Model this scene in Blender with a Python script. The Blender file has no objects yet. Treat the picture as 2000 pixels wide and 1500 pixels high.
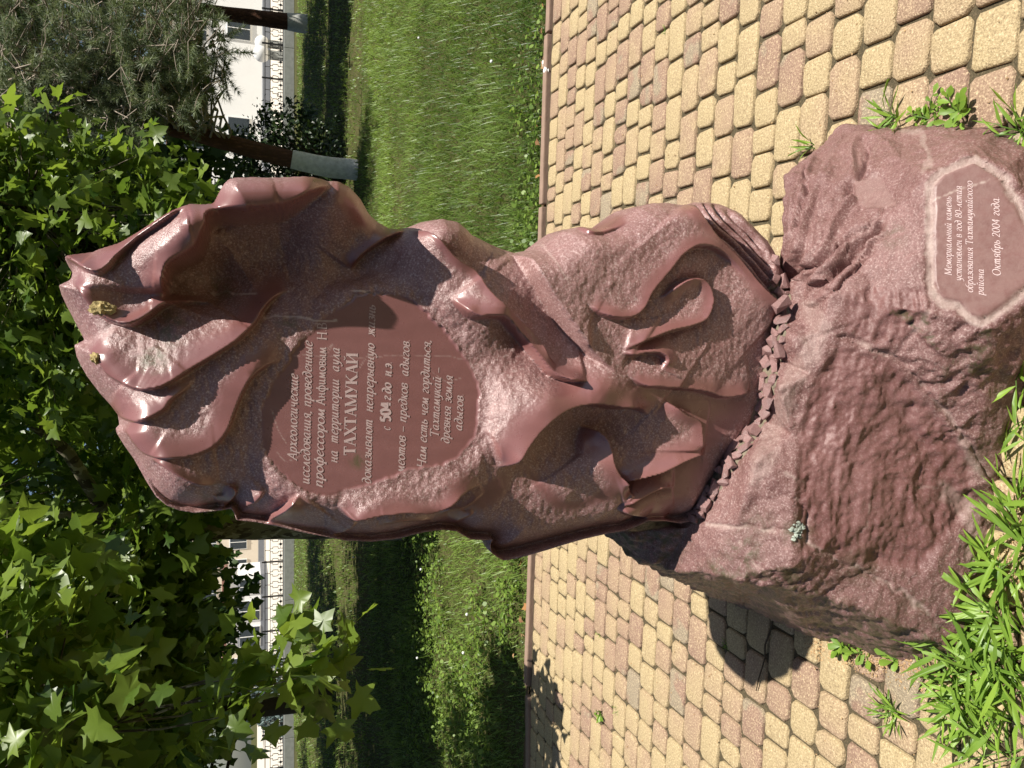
import bpy, bmesh, math, random
import numpy as np
from mathutils import Vector, Matrix, geometry

# ------------------------------------------------------------------ camera, sky, sun, exposure
SC = bpy.context.scene
COL = SC.collection
CAM_H, PITCH, FPX = 1.68, math.radians(19.0), 1500.0
CP, SP = math.cos(PITCH), math.sin(PITCH)
cam_data = bpy.data.cameras.new('camera')
cam_data.sensor_fit = 'HORIZONTAL'; cam_data.sensor_width = 36.0; cam_data.lens = 27.0
cam_data.clip_start = 0.05; cam_data.clip_end = 2000.0
cam = bpy.data.objects.new('camera', cam_data); COL.objects.link(cam)
# the photographer held the phone upright, so the picture lies on its side: picture right = down
M = Matrix(((0, 1, 0, 0), (-SP, 0, -CP, 0), (-CP, 0, SP, CAM_H), (0, 0, 0, 1)))
cam.matrix_world = M
SC.camera = cam

SUN_EL, SUN_FRONT = math.radians(63.0), math.radians(31.0)
sun_dir = Vector((math.cos(SUN_EL)*math.cos(SUN_FRONT), -math.cos(SUN_EL)*math.sin(SUN_FRONT), math.sin(SUN_EL)))
world = bpy.data.worlds.new('World'); SC.world = world; world.use_nodes = True
wn = world.node_tree.nodes; wn.clear()
wsky = wn.new('ShaderNodeTexSky'); wsky.sky_type = 'NISHITA'; wsky.sun_disc = False
wsky.sun_elevation = SUN_EL
wsky.sun_rotation = math.atan2(sun_dir.x, sun_dir.y)
wsky.air_density = 1.0; wsky.dust_density = 1.2; wsky.ozone_density = 1.0
wbg = wn.new('ShaderNodeBackground'); wbg.inputs['Strength'].default_value = 0.05
wout = wn.new('ShaderNodeOutputWorld')
world.node_tree.links.new(wsky.outputs[0], wbg.inputs[0]); world.node_tree.links.new(wbg.outputs[0], wout.inputs[0])
sun_data = bpy.data.lights.new('sun', 'SUN'); sun_data.energy = 4.9; sun_data.angle = math.radians(0.53)
sun_data.color = (1.0, 0.95, 0.86)
sun = bpy.data.objects.new('sun', sun_data); COL.objects.link(sun)
sun.rotation_euler = sun_dir.to_track_quat('Z', 'Y').to_euler()
SC.view_settings.view_transform = 'Standard'; SC.view_settings.look = 'None'
SC.view_settings.exposure = 0.65; SC.view_settings.gamma = 1.0
SC.view_settings.use_curve_mapping = False
try:
    SC.cycles.max_bounces = 6; SC.cycles.diffuse_bounces = 3; SC.cycles.glossy_bounces = 2
    SC.cycles.transmission_bounces = 3; SC.cycles.transparent_max_bounces = 4
    SC.cycles.sample_clamp_indirect = 4.0; SC.cycles.caustics_reflective = False; SC.cycles.caustics_refractive = False
except Exception:
    pass

# ------------------------------------------------------------------ survey helpers (photo point -> place in the world)
def ray(px, py):
    u = 750.0 - np.asarray(py, float) + 0.0          # right of centre (upright view)
    v = np.asarray(px, float) - 1000.0               # below centre
    u = u / FPX; v = v / FPX
    return u, CP - SP*v, -SP - CP*v                  # world x,y,z of the sight line
def at_z(px, py, z):
    x, y, w = ray(px, py); t = (z - CAM_H)/w
    return Vector((float(x*t), float(y*t), float(z)))
def at_y(px, py, yy):
    x, y, w = ray(px, py); t = yy/y
    return Vector((float(x*t), float(yy), float(CAM_H + w*t)))
def project(X, Y, Z):
    zz = Z - CAM_H
    dep = Y*CP - zz*SP
    u = X/dep; v = (-Y*SP - zz*CP)/dep
    return 1000.0 + FPX*v, 750.0 - FPX*u

# ------------------------------------------------------------------ numpy noise
def _hash(i, j, k, seed):
    n = (i.astype(np.int64)*374761393 + j.astype(np.int64)*668265263 + k.astype(np.int64)*2147483647 + seed*1274126177) & 0xffffffff
    n = ((n ^ (n >> 13)) * 1274126177) & 0xffffffff
    n = (n ^ (n >> 16)) & 0xffffff
    return n / float(0xffffff)
def vnoise(P, freq, seed=0):
    q = P*freq; f = np.floor(q); r = q - f; r = r*r*r*(r*(r*6-15)+10)
    i, j, k = [f[:, a].astype(np.int64) for a in range(3)]
    out = 0
    for a in (0, 1):
        wa = r[:, 0] if a else 1-r[:, 0]
        for b in (0, 1):
            wb = r[:, 1] if b else 1-r[:, 1]
            for c in (0, 1):
                wc = r[:, 2] if c else 1-r[:, 2]
                out = out + wa*wb*wc*_hash(i+a, j+b, k+c, seed)
    return out*2-1
def fbm(P, freq, octs=4, seed=0, gain=0.5, ridged=False):
    s = 0; a = 1.0; tot = 0
    for o in range(octs):
        n = vnoise(P, freq*(2.03**o), seed+o*17)
        if ridged: n = 1-2*np.abs(n)
        s = s + a*n; tot += a; a *= gain
    return s/tot
def smooth(e0, e1, x):
    t = np.clip((x-e0)/(e1-e0), 0, 1); return t*t*(3-2*t)
def catmull(pts, n=6, closed=False):
    P = np.array(pts, float); out = []
    m = len(P)
    rng = range(m if closed else m-1)
    for i in rng:
        p1, p2 = P[i], P[(i+1) % m]
        p0 = P[i-1] if (closed or i > 0) else 2*p1-p2
        p3 = P[(i+2) % m] if (closed or i < m-2) else 2*p2-p1
        for k in range(n):
            t = k/n
            out.append(0.5*((2*p1)+(-p0+p2)*t+(2*p0-5*p1+4*p2-p3)*t*t+(-p0+3*p1-3*p2+p3)*t**3))
    if not closed: out.append(P[-1])
    return np.array(out)
def poly_dist(Q, line, closed=False):
    """distance, side (+1/-1) and run (0..1) of points Q to a polyline"""
    A = line; B = np.roll(line, -1, 0) if closed else line[1:]
    if not closed: A = line[:-1]
    L = np.hypot(*(B-A).T); cum = np.concatenate(([0], np.cumsum(L))); tot = cum[-1]
    best = np.full(len(Q), 1e18); side = np.ones(len(Q)); run = np.zeros(len(Q))
    for k in range(len(A)):
        d = B[k]-A[k]; l2 = max(d@d, 1e-9)
        r = Q-A[k]; t = np.clip((r@d)/l2, 0, 1)
        e = r - t[:, None]*d; dd = (e*e).sum(1)
        m = dd < best
        if m.any():
            cr = d[0]*r[:, 1]-d[1]*r[:, 0]
            best[m] = dd[m]; side[m] = np.where(cr[m] >= 0, 1, -1); run[m] = (cum[k]+t[m]*L[k])/tot
    return np.sqrt(best), side, run
def taper_field(Q, line, t0, t1):
    """end taper of a curve, blended smoothly over the plane"""
    A = line[:-1]; B = line[1:]; L = np.hypot(*(B-A).T); cum = np.concatenate(([0], np.cumsum(L))); tot = cum[-1]
    num = np.zeros(len(Q)); den = np.zeros(len(Q))
    for k in range(len(A)):
        r_ = (cum[k]+L[k]/2)/tot
        v = 1.0
        if t0 > 0: v *= float(smooth(0.0, t0, np.array(r_)))
        if t1 > 0: v *= 1-float(smooth(1-t1, 1.0, np.array(r_)))
        c = (A[k]+B[k])/2; w = L[k]/(((Q-c)**2).sum(1)+20.0)**2
        num += w*v; den += w
    return num/den
def in_poly(Q, poly):
    x, y = Q[:, 0], Q[:, 1]; ins = np.zeros(len(Q), bool); j = len(poly)-1
    for i in range(len(poly)):
        xi, yi = poly[i]; xj, yj = poly[j]
        c = ((yi > y) != (yj > y))
        if abs(yj-yi) > 1e-12:
            ins ^= c & (x < (xj-xi)*(y-yi)/(yj-yi)+xi)
        j = i
    return ins
def sdist(Q, poly):
    d, _, _ = poly_dist(Q, poly, True)
    return np.where(in_poly(Q, poly), d, -d)     # + inside

# ------------------------------------------------------------------ object helpers
def tag(o, label=None, cat=None, group=None, kind=None):
    if label: o['label'] = label
    if cat: o['category'] = cat
    if group: o['group'] = group
    if kind: o['kind'] = kind
    return o
def empty(name, loc=(0, 0, 0)):
    o = bpy.data.objects.new(name, None); COL.objects.link(o); o.location = loc; o.empty_display_size = 0.1
    return o
def mesh_np(name, V, F, mat=None, smooth_shade=True):
    """F: (n,3) or (n,4) int array, or list of arrays"""
    me = bpy.data.meshes.new(name)
    V = np.asarray(V, np.float32)
    Fs = F if isinstance(F, list) else [F]
    me.vertices.add(len(V)); me.vertices.foreach_set('co', V.ravel())
    loops = np.concatenate([np.asarray(f, np.int32).ravel() for f in Fs])
    sizes = np.concatenate([np.full(len(f), np.asarray(f).shape[1], np.int32) for f in Fs])
    starts = np.concatenate(([0], np.cumsum(sizes)[:-1])).astype(np.int32)
    me.loops.add(len(loops)); me.loops.foreach_set('vertex_index', loops)
    me.polygons.add(len(sizes)); me.polygons.foreach_set('loop_start', starts)
    me.polygons.foreach_set('use_smooth', np.full(len(sizes), smooth_shade, bool))
    me.update(calc_edges=True); me.validate(clean_customdata=False)
    if mat: me.materials.append(mat)
    return me
def vattr(me, name, arr):
    arr = np.asarray(arr, np.float32)
    if arr.ndim == 1:
        a = me.attributes.new(name, 'FLOAT', 'POINT'); a.data.foreach_set('value', arr)
    else:
        a = me.attributes.new(name, 'FLOAT_COLOR', 'POINT')
        if arr.shape[1] == 3: arr = np.concatenate((arr, np.ones((len(arr), 1), np.float32)), 1)
        a.data.foreach_set('color', np.ascontiguousarray(arr, np.float32).ravel())
def obj(name, me, parent=None, loc=None):
    o = bpy.data.objects.new(name, me); COL.objects.link(o)
    if parent is not None: o.parent = parent
    if loc is not None: o.location = loc
    return o
def mesh_py(name, V, F, mat=None, smooth_shade=False):
    me = bpy.data.meshes.new(name); me.from_pydata([tuple(v) for v in V], [], F); me.update()
    if smooth_shade: me.polygons.foreach_set('use_smooth', [True]*len(me.polygons))
    if mat: me.materials.append(mat)
    return me

# ------------------------------------------------------------------ material helper
class Mat:
    def __init__(s, name):
        s.m = bpy.data.materials.new(name); s.m.use_nodes = True
        s.t = s.m.node_tree; s.t.nodes.clear()
        s.out = s.n('ShaderNodeOutputMaterial')
    def n(s, typ, **kw):
        nd = s.t.nodes.new(typ)
        for k, v in kw.items():
            if k in nd.inputs: s.i(nd, k, v)
            else: setattr(nd, k, v)
        return nd
    def i(s, nd, k, v):
        inp = nd.inputs[k]
        if isinstance(v, bpy.types.NodeSocket): s.t.links.new(v, inp)
        elif hasattr(v, 'outputs'): s.t.links.new(v.outputs[0], inp)
        else:
            if isinstance(v, tuple) and len(v) == 3 and inp.type == 'RGBA': v = v+(1,)
            inp.default_value = v
    def noise(s, scale, detail=4, rough=0.55, vec=None, dist=0.0):
        nd = s.n('ShaderNodeTexNoise'); nd.inputs['Scale'].default_value = scale
        nd.inputs['Detail'].default_value = detail; nd.inputs['Roughness'].default_value = rough
        nd.inputs['Distortion'].default_value = dist
        if vec is not None: s.i(nd, 'Vector', vec)
        return nd.outputs['Fac']
    def ramp(s, fac, stops, interp='LINEAR'):
        nd = s.n('ShaderNodeValToRGB'); s.i(nd, 'Fac', fac); cr = nd.color_ramp; cr.interpolation = interp
        while len(cr.elements) < len(stops): cr.elements.new(0.5)
        for e, (p, c) in zip(cr.elements, stops):
            e.position = p; e.color = (c, c, c, 1) if isinstance(c, (int, float)) else tuple(c)+(1,)
        return nd.outputs['Color']
    def mix(s, fac, a, b, mode='MIX'):
        nd = s.n('ShaderNodeMix'); nd.data_type = 'RGBA'; nd.blend_type = mode
        for k, v in ((0, fac), (6, a), (7, b)):
            inp = nd.inputs[k]
            if isinstance(v, bpy.types.NodeSocket): s.t.links.new(v, inp)
            else:
                if isinstance(v, tuple) and len(v) == 3: v = v+(1,)
                inp.default_value = v
        return nd.outputs[2]
    def math(s, op, a, b=0.0, c=0.0):
        nd = s.n('ShaderNodeMath'); nd.operation = op
        for k, v in ((0, a), (1, b), (2, c)):
            if isinstance(v, bpy.types.NodeSocket): s.t.links.new(v, nd.inputs[k])
            else: nd.inputs[k].default_value = v
        return nd.outputs[0]
    def attr(s, name, out='Fac'):
        nd = s.n('ShaderNodeAttribute'); nd.attribute_name = name; return nd.outputs[out]
    def coord(s, out='Object'):
        return s.n('ShaderNodeTexCoord').outputs[out]
    def bump(s, h, strength=0.5, dist=0.01, normal=None):
        nd = s.n('ShaderNodeBump'); s.i(nd, 'Height', h); nd.inputs['Distance'].default_value = dist
        if isinstance(strength, bpy.types.NodeSocket): s.i(nd, 'Strength', strength)
        else: nd.inputs['Strength'].default_value = strength
        if normal is not None: s.i(nd, 'Normal', normal)
        return nd.outputs[0]
    def bsdf(s, color, rough=0.6, normal=None, spec=0.5, **kw):
        nd = s.n('ShaderNodeBsdfPrincipled'); s.i(nd, 'Base Color', color); s.i(nd, 'Roughness', rough)
        s.i(nd, 'Specular IOR Level', spec)
        if normal is not None: s.i(nd, 'Normal', normal)
        for k, v in kw.items(): s.i(nd, k, v)
        return nd
    def done(s, sh):
        s.t.links.new(sh.outputs[0] if hasattr(sh, 'outputs') else sh, s.out.inputs[0]); return s.m
# ------------------------------------------------------------------ stone materials
def make_stone(name, dull=0.0):
    m = Mat(name); co = m.coord('Object')
    pol = m.attr('polish'); vein = m.attr('vein'); dirt = m.attr('dirt')
    big = m.noise(3.2, 6, 0.65, co, 0.8)
    mid = m.noise(34.0, 5, 0.65, co)
    spk = m.noise(230.0, 3, 0.7, co)
    sp2 = m.noise(420.0, 2, 0.6, co)
    col = m.mix(m.ramp(big, [(0.3, 0), (0.7, 1)]), (0.25, 0.120, 0.113), (0.38, 0.210, 0.198))
    col = m.mix(m.ramp(mid, [(0.35, 0), (0.75, 0.55)]), col, (0.175, 0.078, 0.070))
    # the crystals show where the stone is left rough
    rf = m.math('SUBTRACT', 1.0, pol)
    s1 = m.math('MULTIPLY', m.ramp(spk, [(0.52, 0), (0.68, 1)]), m.math('MULTIPLY_ADD', rf, 0.62, 0.06))
    col = m.mix(s1, col, (0.66, 0.51, 0.48))
    s2 = m.math('MULTIPLY', m.ramp(spk, [(0.30, 1), (0.46, 0)]), m.math('MULTIPLY_ADD', rf, 0.55, 0.05))
    col = m.mix(s2, col, (0.10, 0.040, 0.036))
    # polished stone: a calmer, rosier tone with faint bands
    wv = m.n('ShaderNodeTexWave', wave_type='BANDS'); m.i(wv, 'Vector', co); wv.inputs['Scale'].default_value = 7.0
    wv.inputs['Distortion'].default_value = 9.0; wv.inputs['Detail'].default_value = 3.0
    pc = m.mix(wv.outputs['Fac'], (0.215, 0.083, 0.078), (0.195, 0.074, 0.069))
    col = m.mix(m.math('MULTIPLY', pol, 0.75), col, pc)
    vn = m.math('MULTIPLY', vein, m.ramp(m.noise(60, 4, 0.6, co), [(0.25, 0.35), (0.6, 1)]))
    col = m.mix(vn, col, (0.66, 0.52, 0.47))
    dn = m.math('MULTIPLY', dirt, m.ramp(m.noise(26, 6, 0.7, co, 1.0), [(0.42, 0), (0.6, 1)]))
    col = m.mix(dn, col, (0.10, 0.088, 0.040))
    rough = m.math('MULTIPLY_ADD', pol, -0.06, 0.36)
    rough = m.math('ADD', rough, m.math('MULTIPLY', m.math('SUBTRACT', mid, 0.5), 0.25))
    h = m.math('ADD', m.math('MULTIPLY', m.noise(120, 5, 0.7, co), 1.0), m.math('MULTIPLY', sp2, 0.5))
    st = m.math('MULTIPLY_ADD', rf, 0.50, 0.03)
    if dull: rough = m.math('ADD', rough, 0.12)
    nb = m.bump(h, st, 0.005)
    if dull: col = m.mix(dull, col, m.mix(1.0, col, (0.60, 0.58, 0.56), 'MULTIPLY'))
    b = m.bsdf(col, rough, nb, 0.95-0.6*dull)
    return m.done(b)
STONE = make_stone('carved_quartzite'); STONE_B = make_stone('boulder_quartzite', 0.8)
def plain_mat(name, c, rough=0.7, var=0.25, scale=40, bump=0.3, bdist=0.004, spec=0.3):
    m = Mat(name); co = m.coord('Object'); f = m.noise(scale, 5, 0.6, co)
    c1 = tuple(v*(1-var) for v in c); c2 = tuple(min(v*(1+var), 1) for v in c)
    return m.done(m.bsdf(m.mix(f, c1, c2), rough, m.bump(m.noise(scale*3, 5, 0.65, co), bump, bdist), spec))
LETTER = plain_mat('frosted_letter_cut', (0.50, 0.37, 0.35), 0.85, 0.3, 300, 0.2, 0.001, 0.2)
LETTER2 = plain_mat('faded_letter_cut', (0.62, 0.48, 0.47), 0.85, 0.35, 200, 0.2, 0.001, 0.2)
MORTAR = plain_mat('old_mortar', (0.22, 0.185, 0.135), 0.95, 0.45, 50, 0.8, 0.006, 0.1)

# ------------------------------------------------------------------ the carved slab
SIL = [(126,504),(154,502),(196,495),(245,483),(280,468),(315,451),(350,436),(378,425),(400,426),(416,424),(424,410),(434,395),(446,386),(458,383),(490,382),
 (525,382),(574,378),(610,375),(647,373),(672,380),(700,399),(720,418),(738,434),(759,446),(780,447),(797,444),(822,434),(850,429),(885,434),(905,446),(920,458),
 (955,476),(980,487),(1004,494),(1025,490),(1045,475),(1070,457),(1101,448),(1130,455),(1150,450),(1165,441),(1203,413),(1238,404),(1273,402),(1308,406),(1325,408),
 (1342,399),(1357,395),(1385,396),(1406,399),(1430,409),(1455,434),(1480,462),(1497,490),(1506,520),(1516,545),(1520,600),(1520,650),(1514,690),(1504,735),(1500,775),(1486,805),
 (1468,845),(1444,876),(1420,911),(1402,948),(1378,988),(1362,1015),(1330,1022),(1300,1018),(1266,1018),(1240,1030),(1220,1037),(1188,1042),(1140,1053),(1108,1062),(1070,1074),(1028,1086),
 (1005,1092),(984,1095),(970,1088),(960,1080),(957,1068),(960,1055),(940,1055),(920,1054),(905,1046),(892,1038),(865,1035),(836,1038),(805,1045),(780,1052),(727,1058),(675,1056),(640,1049),
 (605,1043),(570,1035),(542,1028),(500,1020),(462,1016),(458,1004),(452,994),(415,999),(380,1002),(350,997),(325,987),(305,970),(287,942),(262,897),(240,866),(228,846),(226,837),(233,829),(230,810),
 (215,790),(195,768),(170,735),(157,712),(150,697),(145,674),(155,669),(165,664),(150,635),(138,612),(130,597),(120,575),(115,557),(128,552),(141,546),(143,535),(134,520)]
def Yref(Z): return 1.61 + 0.065*(Z-0.5)
def px_to_xz(pts, off):
    out = []
    for x, y in pts:
        z = 1.0
        for _ in range(6):
            p = at_y(x, y, Yref(z)+off); z = p.z
        out.append((p.x, p.z))
    return np.array(out)
EDGE_D = 0.105
sil_xz = px_to_xz(SIL, EDGE_D)
silS = []
for i in range(len(sil_xz)):                                   # light corner rounding, keeps the points of the crest
    a, b = sil_xz[i], sil_xz[(i+1) % len(sil_xz)]
    for t in (0, 0.33, 0.66): silS.append(a*(1-t)+b*t)
silS = np.array(silS)
GS = 0.0029
xmin, zmin = silS.min(0)-GS*2; xmax, zmax = silS.max(0)+GS*2
nx, nz = int((xmax-xmin)/GS)+1, int((zmax-zmin)/GS)+1
gx, gz = np.meshgrid(xmin+np.arange(nx)*GS, zmin+np.arange(nz)*GS, indexing='ij')
cc = np.stack((gx[:-1, :-1].ravel()+GS/2, gz[:-1, :-1].ravel()+GS/2), 1)
cin = in_poly(cc, silS).reshape(nx-1, nz-1)
use = np.zeros((nx, nz), bool)
for a in (0, 1):
    for b in (0, 1): use[a:nx-1+a, b:nz-1+b] |= cin
allin = np.ones((nx, nz), bool)
pad = np.zeros((nx+1, nz+1), bool); pad[1:-1, 1:-1] = cin
for a in (0, 1):
    for b in (0, 1): allin &= pad[a:a+nx, b:b+nz]
bnd = use & ~allin
idx = -np.ones((nx, nz), int); idx[use] = np.arange(use.sum())
Q = np.stack((gx[use], gz[use]), 1)
isb = bnd[use]
# pull boundary vertices onto the outline
def nearest_on(Qs, poly):
    best = np.full(len(Qs), 1e18); res = Qs.copy()
    A = poly; B = np.roll(poly, -1, 0)
    for k in range(len(A)):
        d = B[k]-A[k]; r = Qs-A[k]; t = np.clip((r@d)/max(d@d, 1e-12), 0, 1)
        c = A[k]+t[:, None]*d; dd = ((Qs-c)**2).sum(1); m = dd < best
        best[m] = dd[m]; res[m] = c[m]
    return res
Q[isb] = nearest_on(Q[isb], silS)
ii0, jj0 = np.where(cin)
_e = np.concatenate([np.stack((idx[ii0+a, jj0+b], idx[ii0+c, jj0+d_]), 1) for a, b, c, d_ in ((0,0,1,0),(0,1,1,1),(0,0,0,1),(1,0,1,1))])
_nb = poly_dist(Q, silS, True)[0] < GS*4
_bb = isb[_e[:, 0]] & isb[_e[:, 1]]
for _ in range(6):
    acc = np.zeros_like(Q); cnt = np.zeros(len(Q))
    for a, b in ((0, 1), (1, 0)):
        ok = ~isb[_e[:, a]] | _bb
        np.add.at(acc, _e[ok, a], Q[_e[ok, b]]); np.add.at(cnt, _e[ok, a], 1)
    mv = _nb & (cnt > 0); Q[mv] = Q[mv]*0.4 + 0.6*acc[mv]/cnt[mv][:, None]
    Q[isb] = nearest_on(Q[isb], silS)
dsil = poly_dist(Q, silS, True)[0]; dsil[isb] = 0
er = EDGE_D*(1-np.clip(dsil/0.080, 0, 1))**2.2
for _ in range(5):
    acc = np.zeros(len(Q)); cnt = np.zeros(len(Q))
    for a, b in ((0, 1), (1, 0)): np.add.at(acc, _e[:, a], er[_e[:, b]]); np.add.at(cnt, _e[:, a], 1)
    er = np.where(_nb & ~isb, 0.4*er+0.6*acc/np.maximum(cnt, 1), er)
Yr = Yref(Q[:, 1])
Px, Py = project(Q[:, 0], Yr+er, Q[:, 1]); PX = np.stack((Px, Py), 1)

# broad form: heights (m, towards the viewer) at photo points
CTRL = [(200,580,.00),(280,560,-.01),(330,480,.05),(380,465,.08),(430,415,.10),(520,400,.11),(600,388,.11),(640,385,.095),(690,410,.05),
 (430,500,-.02),(480,500,-.03),(540,490,-.03),(600,480,-.03),(650,450,.0),(660,520,-.06),(720,530,-.06),(700,440,-.03),(760,480,-.045),
 (420,560,-.05),(520,560,-.045),(600,562,-.03),(700,575,-.02),
 (330,660,.0),(450,640,.0),(260,720,.0),(300,850,.005),(400,760,.005),(400,820,.005),(450,880,.0),(490,800,-.008),(540,640,-.005),(350,960,-.03),(460,960,-.045),
 (600,800,.0),(720,770,.0),(850,780,.0),(920,800,.0),(600,960,-.01),(700,980,-.01),(850,960,-.01),
 (850,460,.03),(830,520,.01),(900,560,.025),(960,600,.02),(900,480,.0),(960,520,-.02),(1040,620,-.02),(1100,720,-.01),
 (960,700,-.005),(1000,800,.02),(1050,780,.035),(1150,760,.03),(980,890,.0),
 (1110,460,.05),(1100,540,.045),(1200,480,.06),(1200,580,.05),(1300,450,.05),(1300,600,.04),(1400,600,.035),(1350,700,.03),(1450,650,.03),(1470,560,.02),(1400,440,.0),(1450,480,.0),
 (1100,860,-.05),(1160,830,-.06),(1060,900,-.035),(1200,860,-.06),(1240,900,-.055),(1260,860,-.03),(1320,850,-.02),(1400,850,-.03),
 (1100,940,-.02),(1170,900,-.02),(1040,990,-.045),(1150,1000,-.06),(1250,980,-.05),(1330,950,-.05),(1050,1060,-.08),(800,1030,-.05),(900,1030,-.06),(650,1030,-.04)]
C = np.array(CTRL, float); CN = C[:, :2]/300.0
def tps(r2): return np.where(r2 > 1e-12, r2*np.log(np.maximum(r2, 1e-12)), 0)
K = tps(((CN[:, None]-CN[None])**2).sum(2)) + np.eye(len(C))*0.02
Pm = np.concatenate((np.ones((len(C), 1)), CN), 1)
A = np.block([[K, Pm], [Pm.T, np.zeros((3, 3))]])
sol = np.linalg.solve(A, np.concatenate((C[:, 2], np.zeros(3))))
QN = PX/300.0; H = np.zeros(len(Q))
for k in range(len(C)): H += sol[k]*tps(((QN-CN[k])**2).sum(1))
H += sol[len(C)] + QN@sol[len(C)+1:]
H = np.clip(H, -0.13, 0.16)

polish = np.zeros(len(Q)); ridge_dark = np.zeros(len(Q))
# lips: (points, proud side, height m, width px, polished band px, taper at start / end, groove)
LIPS = [
 ([(137,507),(175,532),(200,539),(220,530),(240,510),(275,485),(312,465),(350,446),(378,432)], -1, .020, 30, 26, .05, .15, .4),
 ([(141,546),(155,562),(175,592),(190,610),(217,627),(240,634),(260,634),(287,622),(312,602),(335,592),(362,587),(400,586),(425,578)], -1, .036, 80, 24, .15, .35, .25),
 ([(322,580),(323,565),(325,550),(335,525),(362,510),(387,495),(400,472),(407,457),(412,443),(437,435),(475,431),(525,427),(562,420),(600,402),(640,380)], -1, .055, 90, 26, .06, .15, .0),
 ([(165,664),(180,690),(196,709),(210,730),(238,747),(273,760),(308,758),(336,747),(378,720),(420,695),(462,667),(497,632),(518,597),(546,571),(580,560)], -1, .020, 95, 28, .12, .15, .12),
 ([(205,780),(235,812),(266,822),(290,817),(322,800),(336,782),(364,760),(385,735)], -1, .018, 60, 20, .2, .3, .15),
 ([(233,829),(241,834),(252,849),(276,880),(301,891),(343,894),(385,887),(420,870),(444,842),(458,807),(472,772),(490,740),(518,716),(546,702),(576,676)], -1, .020, 90, 28, .1, .25, .15),
 ([(290,893),(320,912),(350,932),(375,945),(398,951),(430,948)], -1, .020, 34, 10, .2, .3, .3),
 ([(428,998),(450,984),(461,966),(456,957),(437,953)], -1, .018, 26, 14, .1, .3, .3),
 ([(520,1024),(535,1010),(555,997),(575,977),(587,962)], 1, .034, 40, 18, .1, .2, .3),
 ([(655,980),(675,1002),(696,1017),(745,1007),(797,1002),(843,1003),(878,989),(902,968),(927,954),(960,945)], -1, .038, 46, 20, .2, .3, .1),
 ([(640,1049),(668,1046),(690,1036),(705,1020)], -1, .014, 22, 0, .3, .3, .2),
 ([(868,1012),(885,1002),(913,996),(935,980),(955,962)], -1, .010, 16, 6, .2, .3, .2),
 ([(895,1030),(915,1020),(932,1010),(930,1000)], -1, .010, 14, 6, .2, .3, .2),
 ([(972,915),(1000,903),(1021,868),(1045,836),(1077,808),(1115,793),(1157,790),(1203,796),(1245,798),(1275,816)], -1, .055, 58, 34, .12, .2, .1),
 ([(1150,836),(1175,843),(1192,864),(1196,903),(1206,924),(1224,946),(1250,975)], 1, .045, 52, 22, .15, .2, .2),
 ([(1215,950),(1235,943),(1266,934),(1297,924),(1332,906),(1367,892),(1395,890)], -1, .036, 34, 26, .15, .15, .2),
 ([(1205,728),(1238,752),(1273,756),(1332,760),(1371,766),(1402,775),(1437,773),(1470,762)], -1, .022, 34, 16, .25, .1, .3),
 ([(1290,778),(1332,808),(1362,822),(1370,850),(1371,884)], 1, .022, 40, 16, .25, .1, .2),
 ([(1234,994),(1266,976),(1304,959),(1340,955)], -1, .020, 24, 10, .1, .3, .3),
 ([(1225,1000),(1250,1012),(1300,1016),(1345,1010)], -1, .022, 36, 26, .15, .3, .3),
 ([(797,448),(830,462),(850,476),(885,511),(920,532),(937,567),(955,591),(985,615),(1010,632),(1040,655)], 1, .032, 40, 10, .1, .3, .3),
 ([(1000,494),(1020,515),(1035,540),(1065,590),(1100,640),(1140,690),(1190,730)], -1, .050, 80, 0, .1, .4, .35),
 ([(870,580),(885,600),(902,616),(920,623),(965,623),(997,647),(1025,675),(1045,705),(1065,731),(1095,743),(1135,744)], -1, .040, 50, 17, .15, .12, .2),
 ([(1005,612),(1025,640),(1050,672),(1062,700),(1075,715)], 1, .014, 18, 5, .2, .3, .2),
 ([(690,520),(700,505),(712,492),(735,475),(760,462),(795,450)], -1, .026, 44, 14, .2, .2, .2),
 ([(1120,590),(1147,616),(1182,626),(1212,622),(1232,604),(1245,577),(1276,539),(1301,507),(1332,490),(1367,497),(1402,520),(1440,560)], -1, .020, 34, 16, .15, .3, .3),
 ([(1255,592),(1275,580),(1290,567),(1315,553),(1340,551),(1357,566),(1364,595),(1353,626),(1325,640),(1280,651),(1227,672),(1190,690)], 1, .020, 26, 15, .15, .2, .6),
 ([(1196,690),(1217,695),(1245,690),(1266,692),(1280,704),(1272,724)], -1, .018, 26, 16, .2, .2, .3),
 ([(1312,404),(1343,441),(1367,472),(1392,493),(1413,511),(1441,546),(1465,574),(1512,612)], 1, .040, 60, 16, .06, .1, .1),
 ([(1102,452),(1140,466),(1180,455),(1210,440)], -1, .010, 22, 14, .2, .4, .3),
 ([(470,1000),(500,985),(520,962)], -1, .014, 22, 8, .2, .3, .2),
 ([(745,1030),(800,1024),(860,1022)], -1, .012, 20, 6, .3, .3, .2),
]
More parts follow.
